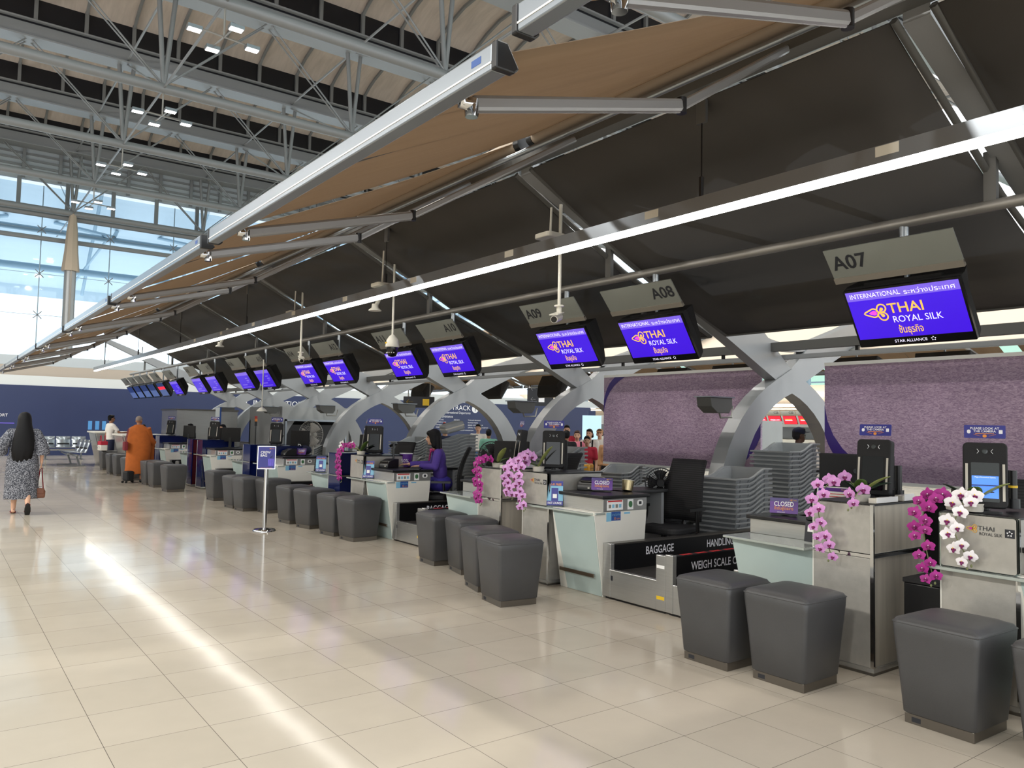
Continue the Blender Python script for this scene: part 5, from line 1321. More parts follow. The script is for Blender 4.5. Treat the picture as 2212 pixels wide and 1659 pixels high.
def hand_parts(b, w_, d, n, m, s=1.0, curl=.5, side=1):
    """palm and five fingers; w_ wrist, d pointing direction, n back-of-hand normal"""
    w_ = V(w_); d = V(d).normalized(); n = (V(n) - d * V(n).dot(d)).normalized(); a = d.cross(n) * side
    for t in (-.026, -.009, .009, .026): b.caps(w_ + a * t * .6 * s, .016 * s, w_ + d * .085 * s + a * t * s, .0125 * s, m, 6)
    for i, (t, L) in enumerate(((-.031, .062), (-.0105, .074), (.0105, .078), (.031, .068))):
        p0 = w_ + d * .088 * s + a * t * s; d1 = (d - n * curl * .5 + a * t * 2).normalized(); p1 = p0 + d1 * L * .45 * s; d2 = (d - n * curl * 1.3 + a * t * 2).normalized(); p2 = p1 + d2 * L * .55 * s
        b.caps(p0, .0095 * s, p1, .0088 * s, m, 6); b.caps(p1, .0088 * s, p2, .0075 * s, m, 6)
    p0 = w_ + d * .025 * s + a * .028 * s; p1 = p0 + (d * .6 + a * .8 - n * .2).normalized() * .042 * s; p2 = p1 + (d * .9 + a * .35 - n * .3).normalized() * .034 * s
    b.caps(p0, .014 * s, p1, .011 * s, m, 6); b.caps(p1, .011 * s, p2, .009 * s, m, 6)
def body_mesh(par, J, m, vox=.011, s=1.0, hands=True, face=True, feet=True):
    """one continuous figure from joints J (dict of points)"""
    b = MB(); g = lambda k: V(J[k])
    f = V(J.get('look', J['face'])); P, M = head_parts(b, g('head'), f, m, s)
    b.caps(g('neck') - V((0, 0, .02)), .058 * s, g('head') + V((0, 0, -.05 * s)) - f.normalized() * .012, .05 * s, m)
    fw_ = V(J['face']).normalized(); r = fw_.cross(V((0, 0, 1))).normalized()
    Mt = Matrix((r, fw_, V((0, 0, 1)))).transposed()
    b.ball(g('chest'), (.155 * s, .10 * s, .19 * s), m, 16, 12, Mt); b.ball((g('chest') + g('pelvis')) / 2, (.125 * s, .09 * s, .17 * s), m, 16, 12, Mt); b.ball(g('pelvis'), (.155 * s, .11 * s, .12 * s), m, 16, 12, Mt)
    b.caps(g('shL'), .052 * s, g('shR'), .052 * s, m)
    for q_ in 'LR':
        b.caps(g('sh' + q_), .050 * s, g('el' + q_), .040 * s, m); b.caps(g('el' + q_), .040 * s, g('wr' + q_), .026 * s, m)
        if hands: hand_parts(b, J['wr' + q_], J.get('hd' + q_, g('wr' + q_) - g('el' + q_)), J.get('hn' + q_, r * (-1 if q_ == 'L' else 1)), m, s, J.get('curl' + q_, .5), 1 if q_ == 'R' else -1)
        if 'hip' + q_ in J:
            b.caps(g('hip' + q_), .088 * s, g('kn' + q_), .058 * s, m); b.caps(g('kn' + q_), .055 * s, g('kn' + q_) * .62 + g('an' + q_) * .38, .055 * s, m); b.caps(g('kn' + q_) * .62 + g('an' + q_) * .38, .053 * s, g('an' + q_), .036 * s, m)
            if feet:
                fd = V(J.get('ft' + q_, fw_)).normalized(); a = g('an' + q_)
                b.caps(a + V((0, 0, -.035)) - fd * .03, .034 * s, a + fd * .13 * s + V((0, 0, -.048)), .026 * s, m); b.caps(a + fd * .12 * s + V((0, 0, -.05)), .028 * s, a + fd * .17 * s + V((0, 0, -.055)), .02 * s, m)
    o = remesh(b, 'body', par, vox)
    if face: face_parts(par, P, M, s)
    return o, P, M
def stand_joints(H, az, arms=None, stride=0.0):
    """joints of a standing figure of height H at the origin looking along azimuth az (radians, 0 = +x)"""
    f = V((cos(az), sin(az), 0)); r = V((sin(az), -cos(az), 0)); k = H / 1.7; z = V((0, 0, 1))
    J = dict(face=f, head=z * (H - .115 * k) + f * .02, neck=z * (H - .27 * k), chest=z * (H - .46 * k), pelvis=z * (H - .80 * k))
    for q_, s in (('L', -1), ('R', 1)):
        J['sh' + q_] = z * (H - .33 * k) + r * s * .185 * k; J['el' + q_] = z * (H - .62 * k) + r * s * .23 * k; J['wr' + q_] = z * (H - .86 * k) + r * s * .225 * k + f * .06
        J['hip' + q_] = z * (H - .84 * k) + r * s * .09 * k; J['kn' + q_] = z * .47 * k + r * s * .095 * k + f * (.02 + stride * s * .12); J['an' + q_] = z * .075 + r * s * .10 * k + f * (stride * s * .22 - .02)
    if arms: J.update(arms)
    return J
def add(J, **k):
    J = dict(J); J.update({a: V(b) for a, b in k.items()}); return J
def shirt(par, J, m, s=1.0, sleeve=1.0, name='shirt', vox=.014, low=0.0, grow=.014):
    b = MB(); g = lambda k: V(J[k]); fw_ = V(J['face']).normalized(); r = fw_.cross(V((0, 0, 1))).normalized(); Mt = Matrix((r, fw_, V((0, 0, 1)))).transposed(); e = grow
    b.ball(g('chest'), (.160 * s + e, .105 * s + e, .205 * s + e), m, 16, 12, Mt); b.ball((g('chest') + g('pelvis')) / 2, (.14 * s + e, .10 * s + e, .19 * s), m, 16, 12, Mt); b.ball(g('pelvis') + V((0, 0, .03 - low)), (.158 * s + e, .112 * s + e, .11 * s), m, 16, 12, Mt)
    b.caps(g('shL'), .056 * s + e, g('shR'), .056 * s + e, m); b.caps(g('chest') + V((0, 0, .1 * s)), .1 * s, g('neck') + V((0, 0, -.03)), .06 * s + e * .5, m)
    for q_ in 'LR':
        t1 = min(1, sleeve * 2); e1 = g('sh' + q_).lerp(g('el' + q_), t1); b.caps(g('sh' + q_), .058 * s + e, e1, .05 * s + e, m)
        if sleeve > .5: b.caps(g('el' + q_), .048 * s + e, g('el' + q_).lerp(g('wr' + q_), (sleeve - .5) * 2), .034 * s + e, m)
    return remesh(b, name, par, vox)
def trousers(par, J, m, s=1.0, name='trousers', length=.96, vox=.015):
    b = MB(); g = lambda k: V(J[k]); e = .014
    fw_ = V(J['face']).normalized(); r = fw_.cross(V((0, 0, 1))).normalized(); Mt = Matrix((r, fw_, V((0, 0, 1)))).transposed()
    b.ball(g('pelvis'), (.160 * s + e, .115 * s + e, .12 * s), m, 14, 10, Mt)
    for q_ in 'LR':
        b.caps(g('hip' + q_), .094 * s + e, g('kn' + q_), .064 * s + e, m); b.caps(g('kn' + q_), .062 * s + e, g('kn' + q_).lerp(g('an' + q_), length), .048 * s + e, m)
    return remesh(b, name, par, vox)
def hair_cap(par, P, M, s, m='hair', back=0.0, name='hair', top=1.0, vox=.012, fringe=True):
    b = MB()
    b.ball(P(0, -.026, .045), tuple(k * s for k in (.086, .094, .088 * top)), m, 14, 10, M); b.ball(P(0, -.055, .0), tuple(k * s for k in (.078, .062, .075)), m, 14, 10, M)
    if fringe: b.ball(P(0, .045, .088), tuple(k * s for k in (.068, .045, .032)), m, 12, 8, M)
    if back:
        b.caps(P(-.045, -.05, .0), .05 * s, P(-.055, -.06, -back), .045 * s, m); b.caps(P(.045, -.05, .0), .05 * s, P(.055, -.06, -back), .045 * s, m); b.caps(P(0, -.07, .0), .055 * s, P(0, -.08, -back), .05 * s, m)
    return remesh(b, name, par, vox)
def shoes(par, J, m, s=1.0, name='shoe'):
    for q_ in 'LR':
        fd = V(J.get('ft' + q_, J['face'])).normalized(); a = V(J['an' + q_]); b = MB()
        b.caps(a + V((0, 0, -.033)) - fd * .04, .042 * s, a + fd * .13 * s + V((0, 0, -.045)), .034 * s, m); b.caps(a + fd * .12 * s + V((0, 0, -.045)), .036 * s, a + fd * .19 * s + V((0, 0, -.05)), .026 * s, m)
        remesh(b, name, par, .012)
def person(label, x, y, az, H, skin, top, bottom, hair='hair', back=0.0, group=None, sleeve=.45, arms=None, s=None, shoe='black', vox=.016, extra=None, face=True, hairdo=True, z=0):
    t = thing('person', label, 'person', (x, y, z), 0, group); az = math.radians(az); J = stand_joints(H, az); s = s or H / 1.7
    if arms: J = add(J, **arms(J, V((cos(az), sin(az), 0)), V((sin(az), -cos(az), 0))))
    o, P, M = body_mesh(t, J, skin, vox, s, True, face)
    if top: shirt(t, J, top, s, sleeve)
    if bottom: trousers(t, J, bottom, s)
    if hairdo: hair_cap(t, P, M, s, hair, back)
    if shoe: shoes(t, J, shoe, s)
    if extra: extra(t, J, P, M, s)
    return t

# walking woman in a printed dress, seen from behind
az = math.radians(88); H = 1.66
t = thing('person', 'woman with very long black hair walking away in a grey printed dress', 'person', (1.27, 15.16, 0))
f = V((cos(az), sin(az), 0)); r = V((sin(az), -cos(az), 0)); z = V((0, 0, 1)); J = stand_joints(H, az)
J = add(J, elL=z * 1.10 - r * .30 - f * .05, wrL=z * .93 - r * .36 + f * .10, elR=z * 1.08 + r * .27 - f * .03, wrR=z * .84 + r * .27 + f * .02, knL=z * .45 - r * .085 + f * .10, anL=z * .075 - r * .09 + f * .12, knR=z * .43 + r * .085 - f * .02, anR=z * .16 + r * .09 - f * .24)
J['ftR'] = (f * .35 - z * .94); J['hdR'] = -z; J['hnR'] = r; J['curlR'] = 1.4
o, P, M = body_mesh(t, J, 'skin', .010, .97)
b = MB(); rings = []; N = 40
for zz, w_, d_, yo in ((1.395, .10, .085, 0), (1.36, .19, .11, 0), (1.27, .205, .125, 0), (1.12, .19, .125, 0), (1.0, .195, .13, 0), (.90, .225, .15, -.0), (.78, .235, .165, -.01), (.6, .238, .175, -.01), (.42, .238, .18, .0), (.30, .242, .19, .0), (.255, .248, .195, .0)):
    ring_ = []
    for k in range(N):
        a = 2 * PI * k / N; fold = 1 + (.045 * max(0, (1.0 - zz) / .75)) * sin(a * 9 + zz * 3) + .012 * sin(a * 5 + zz * 9)
        ring_.append(z * (zz + .012 * sin(a * 7) * (1 if zz < .3 else 0)) + r * w_ * cos(a) * fold + f * (d_ * sin(a) * fold + yo))
    rings.append(ring_)
b.loft(rings[::-1], 'dress_print'); b.build('dress', t, 80)
for q_ in 'LR':
    S, E, W = V(J['sh' + q_]), V(J['el' + q_]), V(J['wr' + q_]); c0 = V((0, 0, 1.31)); b = MB()
    b.caps(S.lerp(c0, .35), .075, S - z * .015, .072, 'dress_print', 14); b.caps(S - z * .015, .074, S.lerp(E, .6), .088, 'dress_print', 14)
    b.tube([S.lerp(E, .5), E, E.lerp(W, .40)], [.088, .098, .118], 'dress_print', 18); b.build('sleeve', t, 80)
b = MB()
hr = []
for zz, w_, d_, yo in ((1.672, .012, .02, -.01), (1.664, .045, .06, -.01), (1.642, .074, .092, -.012), (1.60, .094, .110, -.018), (1.55, .101, .114, -.03), (1.46, .108, .10, -.05), (1.36, .130, .085, -.085), (1.22, .155, .07, -.105), (1.06, .160, .06, -.125), (.96, .145, .05, -.125), (.90, .12, .04, -.122), (.85, .085, .03, -.12)):
    hr.append([z * (zz + (.035 * sin(9 * a_) if zz < 1 else 0)) + r * (w_ * cos(a_) * (1 + .035 * sin(a_ * 13)) - max(0, 1.3 - zz) * .05) + f * (d_ * sin(a_) + yo) for a_ in [2 * PI * k / 26 for k in range(26)]])
b.loft(hr[::-1], 'hair'); b.build('hair', t, 80)
for q_ in 'LR':
    a = V(J['an' + q_]); fd = V(J.get('ft' + q_, f)).normalized(); un = V((0, 0, 1)) - fd * fd.z; un.normalize(); b = MB(); c = a + fd * .06 - un * .062
    M3 = Matrix((fd, un.cross(fd), un)).transposed(); b.ball(c, (.125, .045, .012), 'brown_leather' if q_ == 'L' else 'black', 14, 8, M3)
    b.tube([c + M3 @ V((.02, -.045, 0)), c + M3 @ V((.02, 0, .05)), c + M3 @ V((.02, .045, 0))], .008, 'red_leather', 6); b.tube([c + M3 @ V((-.09, -.035, 0)), c + M3 @ V((-.1, 0, .06)), c + M3 @ V((-.09, .035, 0))], .007, 'red_leather', 6); b.build('sandal', t, 60)
hx = V((1.27, 15.16, 0)) + V(J['wrR']) + V((0, 0, -.10))
bg_ = thing('handbag', 'small brown leather handbag on a red strap in the walking woman\'s hand', 'handbag', (hx.x, hx.y, hx.z - .36))
b = MB(); b.prism([(-.07, -.13), (.07, -.13), (.075, -.02), (.05, .03), (-.05, .03), (-.075, -.02)], 'y', -.07, .07, 'brown_leather'); b.build('body', bg_, 0, .02); b = MB(); b.box(-.055, .055, -.075, -.04, -.06, .035, 'brown_leather'); b.build('flap', bg_, 0, .01)
b = MB(); b.tube([(-.045, 0, .02), (-.012, 0, .36), (.012, 0, .37), (.045, 0, .02)], .009, 'red_leather', 6); b.build('strap', bg_, 60); b = MB(); b.ring((0, 0, .04), .02, .004, 'chrome', (0, 1, 0), 14, 5); b.build('ring', bg_)

# monk in an orange robe, seen from behind
az = math.radians(75); H = 1.65
mk = thing('person', 'monk with shaved head in an orange robe standing at the counter', 'person', (4.24, 21.35, 0))
f = V((cos(az), sin(az), 0)); r = V((sin(az), -cos(az), 0)); J = stand_joints(H, az); J = add(J, elR=z * 1.08 + r * .25 + f * .06, wrR=z * .98 + r * .34 + f * .26, elL=z * 1.05 - r * .24, wrL=z * .85 - r * .22 + f * .12)
J['look'] = (f + r * .45).normalized()
o, P, M = body_mesh(mk, J, 'skin_dark', .012, .98)
b = MB(); b.ball(P(0, -.014, .04), (.077, .095, .085), 'stubble', 14, 10, M); remesh(b, 'shaved_hair', mk, .012)
b = MB(); rings = []; N = 44
for zz, w_, d_, xo in ((1.44, .085, .075, 0), (1.41, .13, .10, 0), (1.36, .21, .135, 0), (1.25, .245, .155, 0), (1.1, .26, .17, .01), (.95, .275, .18, .02), (.8, .275, .185, .02), (.6, .265, .18, .0), (.4, .255, .175, -.02), (.26, .255, .18, -.03), (.21, .25, .18, -.03)):
    rings.append([z * (zz + (.03 * cos(a_) if zz < .5 else 0)) + r * (w_ * cos(a_) * (1 + .03 * sin(a_ * 8 + zz * 11)) + xo) + f * (d_ * sin(a_) * (1 + .05 * sin(a_ * 6 + zz * 14)) + .01) for a_ in [2 * PI * k / N for k in range(N)]])
b.loft(rings[::-1], 'robe'); b.build('robe', mk, 80)
b = MB(); rows = []
for i in range(9):
    tt = i / 8; rows.append([V(J['shR']).lerp(V(J['wrR']), .25 + .75 * j / 6) + z * (.09 - .0 - (.95 * tt) * (.95 - .1 * j / 6)) + r * (.05 + .03 * sin(j * 2.4)) * (.4 + tt * .5) + f * .05 * cos(j * 2.4) * tt - r * .05 * tt for j in range(7)])
b.sheet(rows, 'robe'); dr = b.build('robe_drape', mk, 80); s_ = dr.modifiers.new('s', 'SOLIDIFY'); s_.thickness = .03
b = MB(); b.tube([V(J['shR']) + z * .02, V(J['elR']), V(J['wrR']) - f * .06], [.10, .095, .075], 'robe', 14); b.build('robe_sleeve', mk, 80)
shoes(mk, J, 'black')
sb = thing('shoulder_bag', 'dark red cloth bag hanging at the monk\'s side', 'bag', (3.93, 21.25, .92)); b = MB(); b.box(-.05, .05, -.09, .09, -.12, .10, 'red_leather'); b.build('body', sb, 0, .02); b = MB(); b.tube([(.0, -.08, .10), (.06, -.03, .42), (.06, .03, .42), (.0, .08, .10)], .01, 'red_leather', 6); b.build('strap', sb)
lg = thing('cabin_bag', 'black wheeled bag on the floor behind the monk', 'suitcase', (4.02, 21.2, 0), .4); b = MB(); b.box(-.1, .1, -.1, .1, .05, .30, 'black_soft'); b.build('body', lg, 0, .04)
for yy in (-.07, .07): b = MB(); b.tube([(-.1, yy - .015, .03), (-.1, yy + .015, .03)], .03, 'rubber', 10); b.build('wheel', lg)

# man in white T-shirt leaning on the far counter
def lean(J, f, r): return dict(elR=z * 1.12 + r * .27 + f * .18, wrR=z * 1.15 + r * .22 + f * .42, hdR=f, elL=z * 1.05 - r * .25 - f * .02, wrL=z * .86 - r * .24 + f * .12)
def specs(t, J, P, M, s):
    b = MB()
    for x in (-.032, .032): b.ring(P(x, .092, .006), .024 * s, .0035 * s, 'black', M @ V((0, 1, 0)), 14, 5)
    b.bar(P(-.01, .092, .008), P(.01, .092, .008), .004, .004, 'black'); b.build('glasses', t)
    g_ = face(V(J['chest']) + V(J['face']) * .135 + z * .03, -V(J['face']).cross(z), z)
    b = MB()
    for i in range(7): b.bar(g_ @ V((-.07 + .02 * i, -.03 + .05 * (i % 2), 0)), g_ @ V((-.06 + .02 * i, .02 - .03 * (i % 3), 0)), .012, .004, 'ink')
    b.build('shirt_print', t)
wm = person('man in glasses and white T-shirt leaning on the steel counter', 4.60, 27.3, 12, 1.68, 'skin_dark', 'cottonwhite', 'cloth_navy', sleeve=.3, arms=lean, vox=.013, extra=specs)
tb = thing('tote_bag', 'red and white canvas tote bag standing on the far stool', 'bag', (4.28, 26.55, .60), .1)
b = MB(); b.box(-.10, .10, -.17, .17, 0, .17, 'cottonwhite'); b.build('white_body', tb, 0, .02); b = MB(); b.box(-.102, .102, -.172, .172, .17, .28, 'cloth_red'); b.build('red_band', tb, 0, .015)
for xx in (-.06, .06): b = MB(); b.tube([(xx, -.08, .27), (xx, -.05, .45), (xx, .05, .45), (xx, .08, .27)], .01, 'cloth_red', 6); b.build('handle', tb, 60)
b = MB()
for i in range(8): b.box(-.104, -.1, -.14 + .036 * i, -.12 + .036 * i, .03 + .04 * (i % 3), .06 + .04 * (i % 3), 'ink')
b.build('print', tb)

# seated attendant in violet suit
at_ = thing('person', 'seated airline attendant with black bob in violet suit typing at her desk', 'person', (6.12, 9.90, 0))
fa = V((-.83, .55, 0)).normalized(); ra = fa.cross(z); fl_ = V((-.30, .95, 0)).normalized()
J = dict(face=fa, look=V((-.86, .50, -.04)), head=z * 1.405 + fa * .15, neck=z * 1.235 + fa * .085, chest=z * 1.06 + fa * .055, pelvis=z * .745)
for q_, s in (('L', -1), ('R', 1)):
    J['sh' + q_] = z * 1.185 + fa * .06 + ra * s * .165
J['elL'] = V((-.40 + .15, .02, .98)) - V((0, 0, 0)); J['wrL'] = V((-.25, .0, .985))
J['elR'] = z * .985 + ra * .20 + fa * .14; J['wrR'] = z * 1.0 + ra * .07 + fa * .36
J['elL'] = z * .985 - ra * .245 + fa * .10; J['wrL'] = z * .992 - ra * .13 + fa * .32
for q_, s in (('L', -1), ('R', 1)):
    rl = fl_.cross(z); J['hip' + q_] = z * .735 + rl * s * .085 + fl_ * .04; J['kn' + q_] = z * .70 + rl * s * .075 + fl_ * .40; J['an' + q_] = z * .26 + rl * s * .07 + fl_ * .22; J['ft' + q_] = fl_
# which hand is which: image left hand works the mouse farther along the desk
J['elR'], J['wrR'] = z * 1.0 + ra * .22 + fa * .16, z * 1.005 + ra * .10 + fa * .50
J['hdR'] = fa + ra * -.15; J['hnR'] = z; J['hdL'] = fa * .8 + ra * .5; J['hnL'] = z; J['curlR'] = .5; J['curlL'] = .45
o, P, M = body_mesh(at_, J, 'skin', .0065, .93)
shirt(at_, J, 'uniform', .93, .93, 'jacket', .010, .05)
b = MB(); Ms = Matrix((fl_.cross(z), fl_, z)).transposed(); b.ball(V(J['pelvis']) + z * -.01, (.175, .15, .125), 'skirt', 16, 12, Ms)
for q_ in 'LR': b.caps(V(J['hip' + q_]), .112, V(J['kn' + q_]) + fl_ * -.02, .082, 'skirt')
b.caps(V(J['hipL']).lerp(V(J['hipR']), .5), .11, V(J['knL']).lerp(V(J['knR']), .5) - fl_ * .03, .08, 'skirt'); remesh(b, 'skirt', at_, .012)
b = MB()
b.ball(P(0, -.03, .045), (.094, .10, .094), 'hair', 16, 12, M); b.ball(P(0, .045, .075), (.074, .052, .042), 'hair', 14, 10, M)
for sx in (-1, 1):
    b.caps(P(.068 * sx, -.02, .02), .042, P(.082 * sx, -.02, -.12), .044, 'hair'); b.caps(P(.05 * sx, -.07, .0), .05, P(.066 * sx, -.075, -.165), .045, 'hair'); b.caps(P(.07 * sx, .035, .05), .026, P(.083 * sx, .02, -.06), .022, 'hair')
b.caps(P(0, -.08, .0), .06, P(0, -.09, -.165), .055, 'hair'); remesh(b, 'hair', at_, .010)
g_ = V(J['neck']) + fa * .05
b = MB(); b.ring(V(J['neck']) + V((0, 0, -.005)), .062, .016, 'scarf', (fa * .25 + z).normalized(), 18, 8); b.ball(g_ + fa * .03 - z * .015, (.028, .028, .03), 'scarf', 10, 8)
b.loft([[g_ + fa * (.035 + dz * .15) + ra * (w_ * cos(a_)) + fa * .012 * sin(a_) - z * dz for a_ in [2 * PI * k / 10 for k in range(10)]] for dz, w_ in ((.02, .02), (.07, .036), (.13, .03), (.17, .008))], 'scarf'); b.build('scarf', at_, 60)
b = MB(); c = V(J['chest']) + fa * .105 + ra * .08 + z * .0
for dz, hh, mt in ((.05, .03, 'white_ink'), (-.01, .05, 'paper')): b.obox(c + z * dz - fa * .0, (.006, .03, hh), Matrix((fa, ra, z)).transposed(), mt)
b.build('badge', at_)
b = MB()
for sx in (-1, 1): b.bar(V(J['neck']) + fa * .06 + ra * sx * .045 - z * .02, V(J['chest']) + fa * .128 + ra * sx * .012 - z * .08, .035, .008, 'uniform', fa)
b.build('lapel', at_)
for q_ in 'LR':
    a = V(J['an' + q_]); b = MB(); b.caps(a + z * -.03 - fl_ * .03, .036, a + fl_ * .14 - z * .05, .026, 'black'); b.build('shoe', at_, 60)
b = MB(); b.box(5.84, 6.35, 10.0, 10.36, .14, .165, 'steel_dark'); b.box(6.0, 6.04, 10.02, 10.34, 0, .14, 'steel_dark'); tag(b.build('foot_rest'), 'low steel foot rest under the attendant desk', 'foot rest')

# staff heads behind the far counters
def mask(t, J, P, M, s):
    b = MB(); b.ball(P(0, .06, -.055), (.052 * s, .05 * s, .045 * s), 'mask', 12, 8, M); b.build('face_mask', t, 60)
person('masked staff member with fringe behind the far counter monitor', 6.1, 20.65, 200, 1.48, 'skin', 'uniform', 'skirt', back=.05, vox=.014, extra=mask, sleeve=.9)
person('dark haired staff member in black looking down behind the red cabinet', 6.45, 25.1, 200, 1.46, 'skin_dark', 'cloth_black', 'cloth_black', vox=.014, sleeve=.9)
person('staff member on the phone behind the monk', 5.62, 27.6, 250, 1.40, 'skin_dark', 'cloth_navy', 'cloth_black', back=.1, vox=.015, sleeve=.9)
person('staff member with red hair clip behind the hard case', 8.55, 13.75, 240, 1.62, 'skin', 'cloth_navy', 'cloth_black', vox=.016, extra=lambda t, J, P, M, s: (lambda b: (b.ball(P(.02, -.03, .13), (.03, .03, .02), 'red_case', 8, 6, M), b.build('hair_clip', t, 60)))(MB()))

# passengers on the other side of the row
def straps(t, J, P, M, s):
    b = MB()
    for q_ in (-1, 1): b.bar(V(J['neck']) + V(J['face']) * .06 + V(J['face']).cross(z) * q_ * .09, V(J['pelvis']) + V(J['face']) * .13 + V(J['face']).cross(z) * q_ * .1 + z * .12, .04, .012, 'cloth_black', V(J['face']))
    b.build('backpack_strap', t)
def cap_(m, br):
    def fn(t, J, P, M, s):
        b = MB(); b.ball(P(0, -.012, .06), (.09 * s, .105 * s, .075 * s), m, 14, 8, M); b.ball(P(0, .12, .055), (.065 * s, .06 * s, .008 * s), br, 12, 6, M); b.build('cap', t, 60)
    return fn
def muffs(t, J, P, M, s):
    b = MB()
    for x in (-.088, .088): b.ball(P(x, -.005, -.005), (.022 * s, .035 * s, .042 * s), 'paper', 10, 8, M)
    b.tube([P(.088, -.005, .02), P(.07, -.005, .11), P(0, -.005, .15), P(-.07, -.005, .11), P(-.088, -.005, .02)], .012 * s, 'paper', 6); b.build('headphones', t, 60)
    shirt(t, J, 'cottonwhite', s * 1.04, .95, 'open_jacket', .016, .12, .02)
    b = MB(); b.obox(V(J['chest']) + V(J['face']) * .15 - z * .06, (.02, .10, .34), Matrix((V(J['face']), V(J['face']).cross(z), z)).transposed(), 'cloth_black'); b.build('black_top', t)
CR = [('man in teal printed T-shirt seen from behind near the fast track wall', 11.3, 16.1, 60, 1.50, 'skin_dark', 'cloth_green', 'jeans', 0, None), ('dark haired man standing before the man in teal', 12.0, 17.6, 230, 1.62, 'skin', 'cottonwhite', 'jeans', 0, None), ('bearded seated man in white beyond the man in teal', 12.6, 19.6, 240, 1.28, 'skin', 'cottonwhite', 'cloth_black', 0, None),
      ('woman in profile with brown hair at the queue edge', 10.9, 13.6, 190, 1.50, 'skin', 'cloth_navy', 'cloth_black', .12, None),
      ('young woman with hair bun in red top facing the camera', 12.55, 14.55, 230, 1.64, 'skin', 'cloth_red', 'cloth_black', .0, None), ('man with short hair bending in profile beside the arch', 11.95, 14.75, 330, 1.58, 'skin', 'cottonwhite', 'cloth_black', 0, None),
      ('man in black with cropped hair seen from behind', 11.25, 13.05, 60, 1.52, 'skin_dark', 'cloth_black', 'cloth_black', 0, None), ('older woman with auburn hair in pink with dark strap', 11.65, 13.15, 225, 1.52, 'skin', 'cloth_pink', 'cloth_black', .03, straps),
      ('woman with bowl cut leaning forward in a crimson shirt', 10.95, 12.05, 225, 1.42, 'skin', 'cloth_red', 'cloth_black', .02, None), ('person with black bob and white shirt with strap', 12.25, 13.4, 210, 1.56, 'skin', 'cottonwhite', 'cloth_black', .06, straps),
      ('person in a beige cap in the queue', 12.9, 13.75, 220, 1.56, 'skin', 'cottonwhite', 'cloth_tan', .02, cap_('cloth_tan', 'cloth_tan')), ('bearded man with hair knot in the queue', 13.6, 13.9, 250, 1.68, 'skin', 'cottonwhite', 'cloth_black', 0, None), ('man with dark hair and glasses behind the bearded man', 14.4, 14.1, 235, 1.68, 'skin', 'cottonwhite', 'cloth_black', 0, None),
      ('woman with long brown hair in a tan top', 11.75, 12.25, 200, 1.46, 'skin', 'cloth_tan', 'cloth_black', .22, None)]
for i, (lb, x, y, a, h, sk, tp, bt, bk, ex) in enumerate(CR):
    person(lb, x, y, a, h, sk, tp, bt, 'hair_brown' if 'brown' in lb or 'auburn' in lb else 'hair', bk, 'passengers beyond the row', sleeve=.35 if i in (0, 2, 8) else .8, vox=.019, extra=ex)
person('bearded man in a navy cap and cream shirt behind the tray stack', 10.7, 6.98, 330, 1.66, 'skin_deep', 'cloth_cream', 'cloth_black', 'cloth_black', vox=.014, extra=cap_('cloth_navy', 'cloth_navy'))
person('woman with white headphones and pale jacket beside the man in the cap', 13.3, 8.25, 250, 1.66, 'skin', None, 'cloth_black', vox=.014, extra=muffs)
person('person in pale mint top with raised arm beyond the tall tray stack', 17.6, 12.8, 120, 1.66, 'skin_dark', 'cloth_mint', 'cloth_black', 'hair', .08, vox=.019, sleeve=.6)
# ------------------------------------------------------------------ the next counter row seen through the arches
t = thing('far_counter_row', 'far counter row with strip light and cream canopy seen under the arch', 'counter row', (47, 0, 0))
b = MB(); b.sheet([[(-1.5, 10, 4.6), (-1.5, 60, 4.6)], [(1.5, 10, 3.2), (1.5, 60, 3.2)], [(3, 10, 2.7), (3, 60, 2.7)]], 'canopy_cream'); b.build('canopy', t)
b = MB(); b.box(-.9, -.75, 10, 60, 3.25, 3.42, 'led'); b.build('strip_light', t); b = MB(); b.box(-.2, -.1, 10, 60, 3.05, 3.17, 'rod_grey'); b.build('sign_pipe', t)
b = MB(); b.box(2.5, 2.7, 10, 60, 0, 2.7, 'wall_white'); b.build('back_panel', t); b = MB(); b.box(-1.2, -.3, 10, 60, 0, 1.05, 'white_lam'); b.build('desk_front', t); b = MB(); b.box(2.3, 2.45, 10, 60, 1.05, 1.9, 'screen_off'); b.build('dark_glazing', t)
nm_ = ['C24', 'C23', 'C22', 'C21']
for i in range(4):
    y = 33.55 - 1.17 * i
    s = thing('number_sign', 'far grey number sign reading ' + nm_[i] + ' above a red screen', 'sign', (46.6, y, 2.86)); m = tface(20)
    b = MB(); b.rrect(1.1, .26, .004, m, .02, 'sign_plate', 1); pl_ = b.build('plate', s); text(nm_[i], m @ Matrix.Translation((.25, 0, .002)), .15, 'ink', pl_, w=.34, bold=.02)
    s = thing('display_screen', 'far red screen under the number sign ' + nm_[i], 'screen', (46.7, y - .12, 2.36)); m = tface(25)
    b = MB(); b.rrect(1.0, .62, .004, m, .05, 'screen_black', 1); b.build('housing', s); pl_ = plate(m @ Matrix.Translation((0, 0, .002)), .97, .59, 'screen_red', s, 'screen', d=.001)
    if i < 2: text('vietjet.com', m @ Matrix.Translation((0, .02, .003)), .10, 'screen_white', pl_, w=.75, bold=.02)
    else:
        for dy, mt in ((.04, 'screen_gold'), (-.03, 'screen_white')): plate(m @ Matrix.Translation((-.1, dy, .003)), .55, .05, mt, pl_, 'text_line', d=.001)
t = thing('service_booth', 'grey service booth with ribbed door beyond the tall tray stack', 'booth', (19.3, 13.9, 0))
b = MB(); b.box(0, 1.2, 0, 1.4, 0, 1.9, 'grey_paint'); b.build('body', t); b = MB(); b.box(-.02, 0, .1, 1.25, 0, 1.45, 'alu'); b.build('ribbed_door', t)
